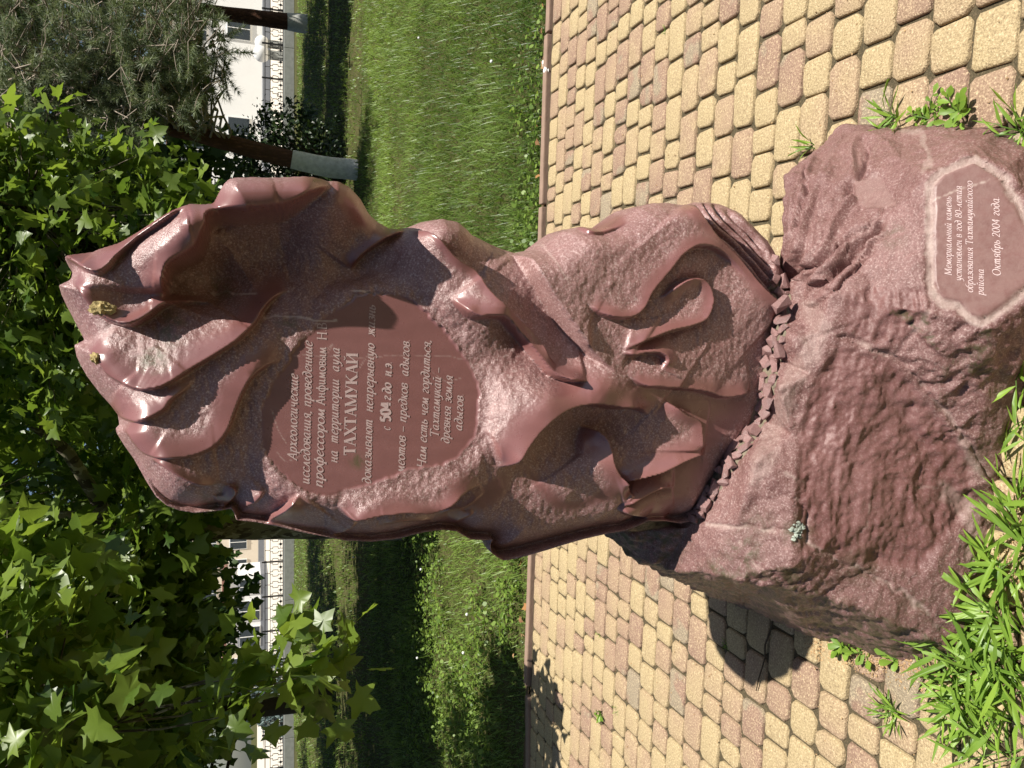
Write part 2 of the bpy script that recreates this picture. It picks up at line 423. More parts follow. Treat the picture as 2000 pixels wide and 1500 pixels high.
for pts, side, amp, wid, pb, t0, t1, gr in LIPS:
    ln = catmull(pts, 9)
    lo = ln.min(0)-wid*3.2; hi = ln.max(0)+wid*3.2
    m = np.where((PX > lo).all(1) & (PX < hi).all(1))[0]
    d, s, run = poly_dist(PX[m], ln)
    tp = taper_field(PX[m], ln, t0, t1)*smooth(0, .03, run)*(1-smooth(.97, 1, run))
    sd = d*s*side                                               # + on the proud side
    # beyond the ends of the curve nothing may jump: fade with distance from the end points
    ends = np.minimum(np.hypot(*(PX[m]-ln[0]).T), np.hypot(*(PX[m]-ln[-1]).T))
    step = smooth(-2.6, 0.8, sd)
    prof = np.exp(-(np.maximum(sd, 0)/wid)**1.1)
    amp = amp*1.2; rnd = 1.0               # the lip itself is softly rounded
    H[m] += amp*tp*step*prof*rnd
    H[m] -= amp*tp*gr*np.exp(-(np.maximum(-sd, 0)/(wid*0.5))**1.3)*(1-step)
    if pb: 
        wob = pb*(1+0.35*vnoise(np.c_[PX[m]/55.0, np.zeros(len(m))], 1.0, 5))
        polish[m] = np.maximum(polish[m], smooth(-5, -1, sd)*(1-smooth(wob*0.5, wob*2.1, sd))*smooth(0.05, 0.4, tp))
HOOD = catmull([(318,590),(322,576),(325,552),(335,526),(362,511),(387,496),(400,473),(407,458),(412,444),(437,436),(475,432),(525,428),(562,421),(600,404),(640,382),(665,360),(690,330)], 5)
d, sd_, run = poly_dist(PX, HOOD)
hs_ = d*sd_; ins_ = smooth(0.0, 3.5, hs_)*smooth(0, .05, run)*(1-smooth(540, 650, PX[:, 0]))
H -= 0.085*ins_*np.exp(-(np.maximum(hs_, 0)/95.0)**2.0)
polish *= 1-0.9*ins_*(1-smooth(60, 100, d))
# polished faces
for poly, soft in (([(640,380),(672,382),(715,420),(745,455),(700,440),(650,405)], 10),
                   ([(1275,770),(1440,780),(1460,800),(1420,860),(1392,885),(1372,870),(1368,825),(1320,795)], 12),
                   ([(1000,655),(1040,665),(1075,700),(1130,742),(1095,742),(1060,725),(1030,680)], 8),
                   ([(1030,910),(1100,1000),(1190,985),(1225,960),(1200,920),(1180,960),(1120,985)], 12),
                   ([(862,1010),(905,990),(985,925),(1000,960),(960,1000),(900,1030)], 12),
                   ([(1270,900),(1400,900),(1380,960),(1340,1000),(1250,1005),(1240,960)], 14)):
    polish = np.maximum(polish, 0.9*smooth(-soft, soft, sdist(PX, catmull(poly, 4, True))))
# fluted broken edge at the lower right
flp = np.array([(1335,405),(1357,395),(1406,397),(1432,409),(1458,434),(1483,462),(1500,490),(1510,520),(1515,600),(1500,590),(1462,560),(1440,535),(1413,500),(1392,482),(1367,460),(1348,432)], float)
fm = smooth(-3, 8, sdist(PX, flp))
dv = np.array([0.70, 0.72]); nv = np.array([0.72, -0.70])
uu = (PX-np.array([1400, 450]))@nv; tt = (PX-np.array([1400, 450]))@dv
wv = uu + 7*vnoise(np.c_[PX/60.0, np.zeros(len(Q))], 1.0, 9) + tt*0.04
groove = np.abs(((wv/17.0) % 1.0)*2-1)
H += fm*(-0.022 + 0.020*(1-groove**2) - 0.012*smooth(0.0, 1.0, uu/60.0))
polish *= (1-fm)
# the flat inscription field
PLQ = [(512,830),(518,780),(535,740),(560,712),(596,655),(636,618),(690,582),(740,572),(800,588),(850,630),(890,665),(920,710),(938,760),(938,800),(925,850),(895,890),(855,912),(790,925),(730,943),(660,963),(610,960),(570,942),(535,912),(520,880)]
plq = catmull(PLQ, 5, True)
pn = 6*vnoise(np.c_[PX/40.0, np.zeros(len(Q))], 1.0, 3) + 3*vnoise(np.c_[PX/9.0, np.zeros(len(Q))], 1.0, 4)
sp = sdist(PX, plq) + pn
PLQ_H = -0.004
inp = smooth(-1, 3.0, sp)
near = smooth(-45, -2, sp)*(1-inp)
H = H*(1-0.85*near) + 0.85*near*(PLQ_H+0.0015)
# grain of the dressed stone
P3 = np.c_[Q[:, 0], Yr-H, Q[:, 1]]
rgh = (1-polish)
H += rgh*(0.0026*fbm(P3, 34, 4, 1) + 0.0018*fbm(P3, 105, 3, 7) + 0.004*fbm(P3, 9, 3, 22))
H += 0.0015*fbm(P3, 10, 2, 31)
H = H*(1-inp) + inp*PLQ_H
polish = np.maximum(polish*(1-near*0.7), inp*0.97)
H[isb] *= 0.3
Yf = Yr + er - H*smooth(0, 0.012, dsil)
# back of the slab
TH = 0.40 + 0.05*fbm(np.c_[Q[:, 0], Q[:, 1], Q[:, 1]*0], 3.0, 4, 41)
eb = 1-np.sqrt(np.clip(1-(1-np.clip(dsil/0.16, 0, 1))**2, 0, 1))
Yb = (Yr+EDGE_D)*eb + (1-eb)*(Yr+TH) + 0.012*fbm(P3, 14, 4, 51)*(1-eb)
# lower left corner flares back into a broken end
flare = smooth(60, 10, np.hypot((PX[:, 0]-1010)*0.6, PX[:, 1]-1085))
nb_front = len(Q)
inner = ~isb
bmap = np.arange(nb_front); bmap[inner] = nb_front + np.arange(inner.sum())
V = np.concatenate((np.c_[Q[:, 0], Yf, Q[:, 1]], np.c_[Q[inner, 0], Yb[inner], Q[inner, 1]]))
ii, jj = np.where(cin)
q0, q1, q2, q3 = idx[ii, jj], idx[ii+1, jj], idx[ii+1, jj+1], idx[ii, jj+1]
Ff = np.stack((q0, q1, q2, q3), 1)
Fb = np.stack((bmap[q0], bmap[q3], bmap[q2], bmap[q1]), 1)
me = mesh_np('carved_slab', V, [Ff, Fb], STONE)
pol_all = np.concatenate((polish, np.zeros(inner.sum())))
# marks: old lime drips and pale veins
vein = np.zeros(len(Q)); dirt = np.zeros(len(Q))
def mark(ln, w, amt, arr, Pq, wob=4, fr=20.0):
    ln = catmull(ln, 5); m = np.where((Pq > ln.min(0)-w*4-10).all(1) & (Pq < ln.max(0)+w*4+10).all(1))[0]
    if not len(m): return
    wq = Pq[m] + wob*np.c_[vnoise(np.c_[Pq[m]/fr, np.zeros(len(m))], 1, 2), vnoise(np.c_[Pq[m]/fr, np.ones(len(m))], 1, 3)]
    d = poly_dist(wq, ln)[0]
    arr[m] = np.maximum(arr[m], amt*(1-smooth(w*0.4, w, d)))
mark([(520,618),(560,620),(610,624),(660,627)], 3.0, .8, vein, PX)
mark([(410,563),(440,565),(460,567),(500,568)], 3.0, .9, vein, PX)
mark([(575,693),(620,694),(680,698),(740,696),(800,694),(860,696),(905,700)], 1.2, .22, vein, PX, 2)
mark([(690,568),(720,569)], 2.2, .9, vein, PX)
mark([(1045,482),(1055,500),(1075,535),(1085,560)], 2.2, .4, vein, PX)
for ln in ([(560,865),(545,840),(530,800)], [(620,700),(650,672),(640,690)], [(720,690),(700,720)], [(840,720),(870,745),(900,735)], [(600,880),(560,900),(540,885)]):
    mark(ln, 1.1, .35, vein, PX, 3)
for a, b, r in ((330,640,60),(300,700,50),(430,560,45),(700,900,24),(560,640,40),(420,980,40)):
    dirt = np.maximum(dirt, 0.8*smooth(r, r*0.2, np.hypot(PX[:, 0]-a, PX[:, 1]-b)))
z0 = np.zeros(inner.sum())
vattr(me, 'polish', pol_all); vattr(me, 'vein', np.concatenate((vein, z0))); vattr(me, 'dirt', np.concatenate((dirt, z0+0.3)))
slab = obj('carved_slab', me)
tag(slab, 'upright rose quartzite slab carved with flame-like folds around an inscribed flat field', 'monument')

# ------------------------------------------------------------------ inscriptions
def ell(cx, cy, rx, ry, n=12): return [(cx+rx*math.sin(2*math.pi*k/n), cy+ry*math.cos(2*math.pi*k/n)) for k in range(n+1)]
def bar_(x0, x1, y): return [(x0, y), (x1, y)]
TAIL = [(.62,1),(.58,.3),(.66,0),(.82,.14)]; HEAD = [(.05,.85),(.16,1),(.15,.5),(.13,0)]
def mir(st, w): return [(w-x, y) for x, y in st]
ZH = [[(.05,.95),(.2,.95),(.35,.55),(.55,.5)], [(.55,.5),(.3,.4),(.15,.05),(.0,.05)]]
GL = {'о': (.8, [ell(.4,.5,.33,.5)]), 'а': (.9, [[(.62,.85),(.4,1),(.12,.65),(.12,.25),(.3,0),(.55,.25),(.64,.6)], TAIL]), 'е': (.76, [[(.12,.5),(.4,.55),(.65,.75),(.55,1),(.3,.95),(.1,.5),(.2,.08),(.45,0),(.68,.2)]]),
 'с': (.72, [[(.65,.82),(.5,1),(.25,.9),(.1,.5),(.18,.1),(.42,0),(.65,.2)]]), 'и': (.9, [[(.05,.85),(.15,1),(.17,.8),(.13,.3),(.22,0),(.45,.15),(.6,.55)], TAIL]), 'й': (.9, [[(.05,.85),(.15,1),(.17,.8),(.13,.3),(.22,0),(.45,.15),(.6,.55)], TAIL, [(.22,1.42),(.38,1.27),(.56,1.44)]]),
 'н': (.85, [HEAD, TAIL, [(.14,.5),(.6,.54)]]), 'п': (.88, [HEAD, [(.15,.6),(.4,.97),(.58,.95),(.62,.6),(.58,.1),(.7,0),(.82,.14)]]), 'т': (1.14, [HEAD, [(.15,.6),(.35,.97),(.5,.92),(.5,.5),(.48,0)], [(.5,.6),(.7,.97),(.86,.92),(.87,.5),(.85,.1),(.95,0),(1.07,.14)]]),
 'р': (.82, [[(.05,.85),(.17,1),(.15,.4),(.12,-.5)], bar_(0,.28,-.5), [(.15,.6),(.4,1),(.65,.85),(.68,.45),(.5,.03),(.3,.02),(.15,.2)]]), 'л': (.84, [[(0,.05),(.12,.05),(.3,.5),(.48,1)], [(.48,1),(.56,.4),(.65,0),(.8,.12)]]),
 'м': (1.05, [[(0,.04),(.1,.06),(.25,1)], [(.25,1),(.45,.05)], [(.45,.05),(.8,1)], [(.8,1),(.8,.3),(.87,0),(1,.14)]]), 'в': (.74, [[(.14,0),(.14,1)], [(.14,1),(.5,1),(.58,.78),(.4,.56),(.14,.54)], [(.3,.54),(.62,.45),(.62,.12),(.4,0),(.14,0)]]),
 'г': (.7, [[(.1,.8),(.3,1),(.55,.9),(.5,.65),(.25,.35),(.2,.1),(.4,0),(.6,.15)]]), 'д': (.82, [[(.62,.6),(.5,.95),(.25,.9),(.1,.5),(.18,.08),(.4,0),(.62,.25),(.68,.7),(.58,1.25),(.3,1.5),(.05,1.42)]]),
 'б': (.8, [[(.72,1.58),(.4,1.45),(.15,1.1),(.1,.5),(.2,.06),(.42,0),(.65,.3),(.62,.8),(.4,1),(.15,.75)]]), 'ж': (1.12, ZH+[mir(t, 1.1) for t in ZH]+[[(.55,1),(.55,0)]]), 'з': (.68, [[(.1,.85),(.3,1),(.52,.9),(.5,.65),(.25,.53)], [(.25,.53),(.55,.45),(.58,.12),(.3,0),(.05,.15)]]),
 'к': (.78, [HEAD, [(.14,.5),(.4,.6),(.62,1)], [(.32,.55),(.5,.1),(.6,0),(.75,.12)]]), 'у': (.78, [[(.05,.85),(.15,1),(.16,.7),(.25,.2),(.4,.15),(.58,.5)], [(.62,1),(.58,.2),(.45,-.35),(.2,-.5),(.05,-.4)]]),
 'ф': (1.08, [[(.56,1.5),(.52,.5),(.5,-.5)], bar_(.35,.67,-.5), [(.52,.9),(.3,1),(.1,.5),(.28,0),(.52,.12)], [(.52,.9),(.75,1),(.95,.5),(.78,0),(.52,.12)]]), 'х': (.8, [[(.05,.9),(.2,1),(.35,.6),(.5,.1),(.65,.03),(.77,.2)], [(.72,.97),(.55,.85),(.2,.12),(.05,.04)]]),
 'ч': (.86, [[(.05,.85),(.17,1),(.15,.65),(.25,.45),(.45,.5),(.58,.65)], TAIL]), 'ы': (1.02, [[(.15,1),(.12,.2),(.25,0),(.5,.15),(.5,.5),(.3,.55),(.14,.45)], [(.8,1),(.76,.2),(.86,0),(.98,.12)]]), 'ь': (.7, [[(.15,1),(.12,.2),(.25,0),(.55,.12),(.55,.5),(.3,.58),(.14,.45)]]),
 'э': (.74, [[(.08,.82),(.28,1),(.5,.9),(.62,.5),(.5,.08),(.28,0),(.05,.18)], [(.25,.52),(.6,.52)]]), 'ю': (1.02, [[(.14,1),(.12,0)], [(.13,.52),(.4,.52)], ell(.68,.5,.27,.5)]), 'я': (.84, [[(.65,1),(.6,.3),(.68,0),(.8,.12)], [(.63,1),(.3,1),(.14,.75),(.3,.5),(.63,.48)], [(.4,.48),(.2,.05),(.05,0)]]),
 'А': (1.02, [[(.05,0),(.55,1.5)], [(.55,1.5),(.85,0)], [(.2,.5),(.74,.5)], bar_(-.08,.2,0), bar_(.7,1,0)]), 'Н': (1.2, [[(.17,0),(.17,1.5)], [(.97,0),(.97,1.5)], [(.17,.78),(.97,.78)], bar_(.02,.32,0), bar_(.82,1.12,0), bar_(.02,.32,1.5), bar_(.82,1.12,1.5)]),
 'Т': (1.08, [[(.52,0),(.52,1.5)], bar_(.02,1.02,1.48), bar_(.36,.68,0), [(.03,1.28),(.03,1.48)], [(1.01,1.28),(1.01,1.48)]]), 'М': (1.4, [[(.15,0),(.2,1.5)], [(.2,1.5),(.65,.1)], [(.65,.1),(1.15,1.5)], [(1.15,1.5),(1.17,0)], bar_(.02,.3,0), bar_(1.02,1.32,0)]),
 'О': (1.2, [ell(.58,.75,.5,.75,16)]), 'В': (.95, [[(.16,0),(.16,1.5)], [(.05,1.5),(.55,1.5),(.75,1.15),(.5,.8),(.16,.78)], [(.4,.78),(.82,.65),(.82,.18),(.5,0),(.05,0)]]),
 '0': (.82, [ell(.38,.7,.31,.7)]), '2': (.78, [[(.08,1.1),(.2,1.36),(.45,1.38),(.62,1.1),(.45,.65),(.06,.04)], bar_(.06,.68,.04)]), '4': (.8, [[(.48,1.4),(.04,.45)], bar_(.04,.72,.45), [(.5,1.4),(.5,0)]]), '5': (.78, [bar_(.2,.62,1.38), [(.2,1.4),(.15,.78)], [(.15,.78),(.45,.9),(.65,.5),(.42,0),(.06,.1)]]),
 '8': (.8, [ell(.38,1.05,.24,.35), ell(.38,.37,.3,.37)]), '.': (.35, [[(.1,.08),(.2,.08)]]), ',': (.35, [[(.18,.1),(.14,-.1),(.05,-.25)]]), '–': (.95, [[(.05,.45),(.85,.45)]]), '-': (.6, [[(.06,.45),(.48,.45)]]), ' ': (.5, [])}
def glyph_mesh(body, bold=0.0, shear=0.25, serifs=False):
    """letters cut with a broad nib: every stroke is a ribbon whose width follows its direction"""
    V, F = [], []; x0 = 0.0; lay = 0
    for ch in body:
        w, strokes = GL[ch]
        for st in strokes:
            P = catmull(st, 4) if len(st) > 2 else np.array(st, float)
            T = np.gradient(P, axis=0) if len(P) > 2 else np.repeat((P[1]-P[0])[None], 2, 0)
            T /= np.maximum(np.hypot(T[:, 0], T[:, 1]), 1e-6)[:, None]
            an = np.arctan2(T[:, 1], T[:, 0])
            hw = (0.042 + bold*0.7 + (0.060+bold*0.8)*np.abs(np.sin(an-math.radians(25))))
            Nn = np.stack((-T[:, 1], T[:, 0]), 1); k = len(V); lay = (lay+1) % 7
            for p, n_, h_ in zip(P, Nn, hw):
                for sg in (1, -1):
                    q = p+n_*h_*sg; V.append((x0+q[0]+q[1]*shear, q[1], lay*0.0012))
            for i in range(len(P)-1): F.append((k+2*i, k+2*i+1, k+2*i+3, k+2*i+2))
        x0 += w*1.04
    return np.array(V, np.float32), F
def serif_title(word):
    """bold roman capitals with slab serifs, built stroke by stroke"""
    V, F = [], []
    def bar(a, b, w0, w1=None):
        w1 = w0 if w1 is None else w1
        a, b = np.array(a, float), np.array(b, float); d = b-a; d /= np.hypot(*d); n = np.array((-d[1], d[0]))
        k = len(V)
        for p in (a+n*w0/2, a-n*w0/2, b-n*w1/2, b+n*w1/2): V.append((p[0], p[1], len(F)*1e-5))
        F.append((k, k+1, k+2, k+3))
    x = 0.0; S, T = 0.20, 0.10
    def ser(cx, y, w=0.27): bar((cx-w/2, y), (cx+w/2, y), 0.055)
    for ch in word:
        if ch == 'Т':
            w = 0.66; bar((x+w/2, 0), (x+w/2, 1), S); bar((x, .965), (x+w, .965), T); bar((x+.025, .76), (x+.025, .97), .05); bar((x+w-.025, .76), (x+w-.025, .97), .05); ser(x+w/2, .03, .32)
        elif ch == 'А':
            w = 0.74; bar((x+.08, 0), (x+w/2-.02, 1), .06); bar((x+w-.12, 0), (x+w/2-.03, 1), S*1.05); bar((x+.18, .32), (x+w-.22, .32), .06); ser(x+.08, .03, .24); ser(x+w-.11, .03, .28)
        elif ch == 'Х':
            w = 0.74; bar((x+.1, 1), (x+w-.12, 0), S); bar((x+w-.1, 1), (x+.1, 0), .065); ser(x+.12, .97, .27); ser(x+w-.12, .97, .24); ser(x+.1, .03, .24); ser(x+w-.12, .03, .27)
        elif ch == 'М':
            w = 0.92; bar((x+.1, 0), (x+.1, 1), .065); bar((x+w-.13, 0), (x+w-.13, 1), S); bar((x+.12, 1), (x+w/2-.02, .04), S*.95); bar((x+w-.14, 1), (x+w/2-.02, .04), .06); ser(x+.1, .03, .24); ser(x+w-.13, .03, .28); ser(x+.08, .97, .2); ser(x+w-.1, .97, .2)
        elif ch == 'У':
            w = 0.70; bar((x+.1, 1), (x+w/2+.02, .38), S); bar((x+w-.1, 1), (x+.24, .0), .065); bar((x+.08, .06), (x+.26, .03), .09); ser(x+.12, .97, .26); ser(x+w-.1, .97, .22)
        elif ch == 'К':
            w = 0.76; bar((x+.13, 0), (x+.13, 1), S); bar((x+.16, .45), (x+w-.14, .97), .065); bar((x+.28, .58), (x+w-.12, 0), S); ser(x+.13, .03, .28); ser(x+.13, .97, .28); ser(x+w-.12, .03, .26); ser(x+w-.14, .97, .22)
        elif ch == 'Й':
            w = 0.80; bar((x+.13, 0), (x+.13, 1), S); bar((x+w-.13, 0), (x+w-.13, 1), S); bar((x+.14, .08), (x+w-.14, .92), .065)
            for c in (.13, w-.13): ser(x+c, .03, .28); ser(x+c, .97, .28)
            bar((x+.26, 1.2), (x+.34, 1.1), .06); bar((x+.33, 1.1), (x+w-.33, 1.1), .07); bar((x+w-.34, 1.1), (x+w-.26, 1.2), .06)
        x += w+0.03
    return np.array(V, np.float32), F
def set_line(name, parent, G, p_start, p_end, frame, hscale, mat, lift=0.0006):
    """lay glyph geometry from p_start to p_end (photo points) on a flat field; letters stand a hair above it"""
    V, F = G
    o0, nrm = frame
    def hit(p):
        d = Vector([float(c) for c in ray(*p)]); c = Vector((0, 0, CAM_H))
        t = (o0-c).dot(nrm)/d.dot(nrm); return c+d*t
    a, b = hit(p_start), hit(p_end)
    ex = (b-a).normalized(); ey = nrm.cross(ex).normalized()
    if ey.z < 0: ey = -ey
    w0, w1 = V[:, 0].min(), V[:, 0].max(); sx = (b-a).length/(w1-w0)
    W = np.array([list(a + ex*float((v[0]-w0)*sx) + ey*float(v[1]*hscale) + nrm*float(lift+v[2]*0.06)) for v in V])
    me = mesh_py(name, W, F, mat)
    return obj(name, me, parent)
pc = at_y(720, 780, Yref(1.3)); 
zc = 1.3
for _ in range(6): pc = at_y(720, 780, Yref(zc)-PLQ_H); zc = pc.z
fr1 = (pc, Vector((0, -1, 0.065)).normalized())
TXT = [('Археологические', (579,900), (582,729), .0124, 0), ('исследования, проведенные', (604,945), (610,665), .0124, 0), ('профессором', (630,952), (634,798), .0126, 0),
 ('на  территории  аула', (659,904), (663,679), .0124, 0), ('доказывают  непрерывную  жизнь', (724,945), (733,596), .0124, 0), ('меотов – предков  адыгов.', (789,925), (800,665), .0124, 0),
 ('Нам есть чем гордиться,', (831,915), (841,665), .0124, 0), ('Тахтамукай –', (856,852), (862,718), .0124, 0), ('древняя земля', (877,866), (884,733), .0124, 0), ('адыгов.', (902,841), (905,771), .0124, 0)]
for body, a, b, hs, bold in TXT:
    set_line('inscription_line', slab, glyph_mesh(body, 0.0, 0.24), a, b, fr1, hs, LETTER)
set_line('inscription_line', slab, glyph_mesh('Анфимовым  Н.В.', 0.0, 0.03), (634,792), (638,628), fr1, .0124, LETTER)
set_line('inscription_line', slab, serif_title('ТАХТАМУКАЙ'), (694,889), (699,690), fr1, .0245, LETTER)
set_line('inscription_line', slab, glyph_mesh('с', 0.0, 0.24), (762,840), (762,832), fr1, .0124, LETTER)
set_line('inscription_line', slab, glyph_mesh('504', 0.06, 0.0), (762,824), (763,786), fr1, .0150, LETTER)
set_line('inscription_line', slab, glyph_mesh('г.до  н.э.', 0.03, 0.2), (763,782), (765,708), fr1, .0126, LETTER)

# ------------------------------------------------------------------ the boulder under it
BP = {'S0': (1232,1040,.70), 'S1': (1345,1030,.62), 'S2': (1412,905,.59), 'S3': (1478,812,.545), 'S4': (1496,690,.52), 'S5': (1520,600,.49), 'S6': (1524,535,.44), 
 'C0': (1296,1108,.60), 'C00': (1250,1098,.62), 'C1': (1400,1122,.575), 'C2': (1544,1100,.475), 'C3': (1549,1010,.47), 'C4': (1552,930,.47), 'C5': (1545,850,.46), 'C6': (1580,730,.445), 'C7': (1598,650,.43),
 'T1': (1440,1010,.56), 'T2': (1480,900,.535), 'T3': (1525,760,.50), 'T4': (1545,660,.475),
 'E0': (1500,1140,.48), 'E1': (1600,1160,.36), 'E2': (1700,1195,.25), 'E3': (1800,1235,.12), 'A0': (1900,1288,-.02), 'G0': (1760,1288,-.02), 'G1': (1600,1246,-.02), 'G2': (1450,1185,-.02), 'G3': (1380,1155,.12), 'G4': (1300,1120,.42),
 'B1': (1938,1180,-.02), 'B2': (1938,1080,-.02), 'B3': (1945,980,-.02), 'B4': (1975,880,-.02), 'B5': (2030,720,-.02), 'B6': (2085,600,-.02), 'B7': (2110,480,-.02), 'B8': (2090,380,-.02), 'B9': (2015,280,-.02),
 'M1': (1640,1050,.36), 'M2': (1740,1090,.22), 'M3': (1640,900,.37), 'M4': (1760,950,.22), 'M5': (1850,1080,.10), 'M6': (1680,780,.345), 'M7': (1790,850,.20), 'M8': (1860,960,.09),
 'K0': (1632,655,.405), 'K1': (1700,680,.345), 'K2': (1745,692,.30), 'K3': (1840,800,.175), 'K4': (1905,880,.075), 'K5': (1932,935,.03),
 'N1': (1850,700,.225), 'N2': (1930,740,.12), 'N3': (1780,640,.29),
 'P1': (1625,570,.42), 'P2': (1720,600,.345), 'P3': (1810,610,.275), 'P4': (1805,470,.285), 'P5': (1815,340,.245), 'P6': (1890,300,.155), 'P7': (1965,330,.10), 'P8': (2000,380,.10), 'P9': (2045,480,.07), 'P10': (2010,580,.10), 'P11': (1935,635,.17),
 'R1': (1560,480,.40), 'R2': (1620,450,.36), 'R3': (1680,500,.345), 'R4': (1740,420,.29), 'R5': (1660,350,.25), 'R6': (1760,310,.19), 'R7': (1730,270,.11), 'R8': (1830,262,.07),
 'F1': (1531,425,.36), 'F2': (1533,343,.27), 'F3': (1584,302,.16), 'F4': (1640,246,.03), 'F5': (1760,243,-.02), 'F6': (1890,242,-.02), 'F7': (1950,252,-.02)}
_p0 = at_z(1805,470,.285); _n = Vector((0.10, -0.80, 0.59)).normalized()
for k_ in ('P3','P4','P5','P6','P7','P8','P9','P10','P11'):
    d_ = Vector([float(c) for c in ray(BP[k_][0], BP[k_][1])]); t_ = (_p0-Vector((0, 0, CAM_H))).dot(_n)/d_.dot(_n)
    BP[k_] = (BP[k_][0], BP[k_][1], CAM_H+d_.z*t_); print(k_, [round(c,3) for c in (d_*t_)], round(BP[k_][2],3))
for k_ in ('S1','S2','S3','S4','S5','S6'):                    # the shelf runs back until it meets the slab
    q_ = int(np.argmin((PX[:, 0]-BP[k_][0])**2+(PX[:, 1]-BP[k_][1])**2)); BP[k_] = (BP[k_][0], BP[k_][1], at_y(BP[k_][0], BP[k_][1], float(Yf[q_])+0.012).z); print(k_, BP[k_][2])
keys = list(BP); PTS2 = [Vector((BP[k][0], BP[k][1])) for k in keys]
outl = ['C00','S0','S1','S2','S3','S4','S5','S6','F1','F2','F3','F4','F5','F6','F7','B9','B8','B7','B6','B5','B4','B3','B2','B1','A0','G0','G1','G2','G3','G4']
cre = [('C0','C1'),('C1','E0'),('E0','E1'),('E1','E2'),('E2','E3'),('E3','A0'),('C2','C3'),('C3','C4'),('C4','C5'),('C5','C6'),('C6','C7'),('C7','K0'),('K0','K1'),('K1','K2'),('K2','K3'),('K3','K4'),('K4','K5'),('C1','C2'),
       ('P3','P4'),('P4','P5'),('P5','P6'),('P6','P7'),('P11','P3'),('P10','P11'),('C0','C00')]
ki = {k: i for i, k in enumerate(keys)}
edges = [(ki[a], ki[b]) for a, b in zip(outl, outl[1:]+outl[:1])] + [(ki[a], ki[b]) for a, b in cre]
v2, e2, f2, ov, oe, of = geometry.delaunay_2d_cdt(PTS2, edges, [], 0, 0.01)
outp = np.array([[BP[k][0], BP[k][1]] for k in outl], float)
tri = [f for f in f2 if in_poly(np.array([[sum(v2[i][0] for i in f)/3, sum(v2[i][1] for i in f)/3]]), outp)[0]]
assert len(v2) == len(keys), (len(v2), len(keys))
V3 = []
for k in range(len(v2)):
    o_ = ov[k][0]; x, y, z = BP[keys[o_]]; V3.append(at_z(x, y, z))
loop = [next(k for k in range(len(v2)) if ov[k][0] == ki[n]) for n in outl]
bm = bmesh.new()
bv = [bm.verts.new(v) for v in V3]
for f in tri:
    try: bm.faces.new([bv[i] for i in f])
    except ValueError: pass
# carry the outline back under and behind the slab, down to the ground
bk = []
for i in loop:
    p = V3[i]
    if p.z > 0.0:
        if len(bk) in (1, 2, 3, 4, 5, 6): q1 = Vector((p.x*0.98-0.01, p.y+0.16+0.20*p.z, p.z))        # under the slab
        else: q1 = Vector((p.x*0.97, p.y+0.10, max(p.z-0.15, -0.06)))
    else:
        q1 = Vector((p.x*0.96, p.y+0.02, -0.06))
    bk.append(q1)
g1 = [bm.verts.new(p) for p in bk]
g2 = [bm.verts.new((p.x*1.0, max(p.y+0.30, 2.15) if p.z > -0.03 else p.y+0.05, -0.06 if p.z < 0.3 else p.z*0.55)) for p in bk]
n = len(loop)
for i in range(n):
    j = (i+1) % n
    for a, b in ((([bv[k] for k in loop]), g1), (g1, g2)):
        try: bm.faces.new((a[j], a[i], b[i], b[j]))
        except ValueError: pass
cv = bm.verts.new((0, 2.1, -0.06)) 
for i in range(n):
    try: bm.faces.new((g2[(i+1) % n], g2[i], cv))
    except ValueError: pass
bmesh.ops.triangulate(bm, faces=bm.faces[:])
bmesh.ops.recalc_face_normals(bm, faces=bm.faces[:])
for _ in range(5):
    vis = [e for e in bm.edges if e.calc_length() > 0.0075]
    bmesh.ops.subdivide_edges(bm, edges=vis, cuts=1, use_grid_fill=True)
    bmesh.ops.triangulate(bm, faces=[f for f in bm.faces if len(f.verts) > 3])
    bmesh.ops.smooth_vert(bm, verts=[v for v in bm.verts if v.co.z > 0.0], factor=0.25, use_axis_x=True, use_axis_y=True, use_axis_z=True) if _ > 2 else None
bm.verts.ensure_lookup_table(); bm.normal_update()
V = np.array([v.co[:] for v in bm.verts]); N = np.array([v.normal[:] for v in bm.verts])
F = np.array([[v.index for v in f.verts] for f in bm.faces]); bm.free()
print('boulder', len(V), len(F))
bx_, by_ = project(V[:, 0], V[:, 1], V[:, 2]); PB = np.stack((bx_, by_), 1)
front = (N[:, 1] < 0.35) & (N[:, 2] > -0.25) & (V[:, 2] > -0.04)
D = 0.010*fbm(V, 9, 4, 3) + 0.006*fbm(V, 30, 4, 5) + 0.0022*fbm(V, 110, 3, 8)
# ripple-struck front panel
pan = np.array([(1560,1090),(1556,930),(1555,850),(1590,735),(1640,668),(1700,690),(1750,705),(1840,815),(1905,900),(1900,1000),(1800,1120),(1700,1110),(1600,1080)], float)
pm = smooth(-4, 16, sdist(PB, pan))*front
Vs = V.copy(); Vs[:, 0] += 0.03*fbm(V, 6, 2, 60)
rip = fbm(np.c_[Vs[:, 0]*2.8, V[:, 1]*0.4, V[:, 2]*0.55], 9, 3, 13, ridged=True)
D += pm*(-0.012 + 0.0008*rip + 0.007*fbm(V, 17, 5, 19, ridged=True) + 0.003*fbm(np.c_[V[:, 0]*0.5, V[:, 1], V[:, 2]*2.2], 18, 3, 14, ridged=True))
pan2 = np.array([(1650,650),(1645,575),(1700,560),(1800,560),(1805,610),(1750,680),(1700,668)], float)
pm2 = smooth(-4, 8, sdist(PB, pan2))*front
D += pm2*(-0.008 + 0.010*fbm(np.c_[V[:, 0]*0.7, V[:, 1], V[:, 2]*3.0], 16, 3, 15, ridged=True))
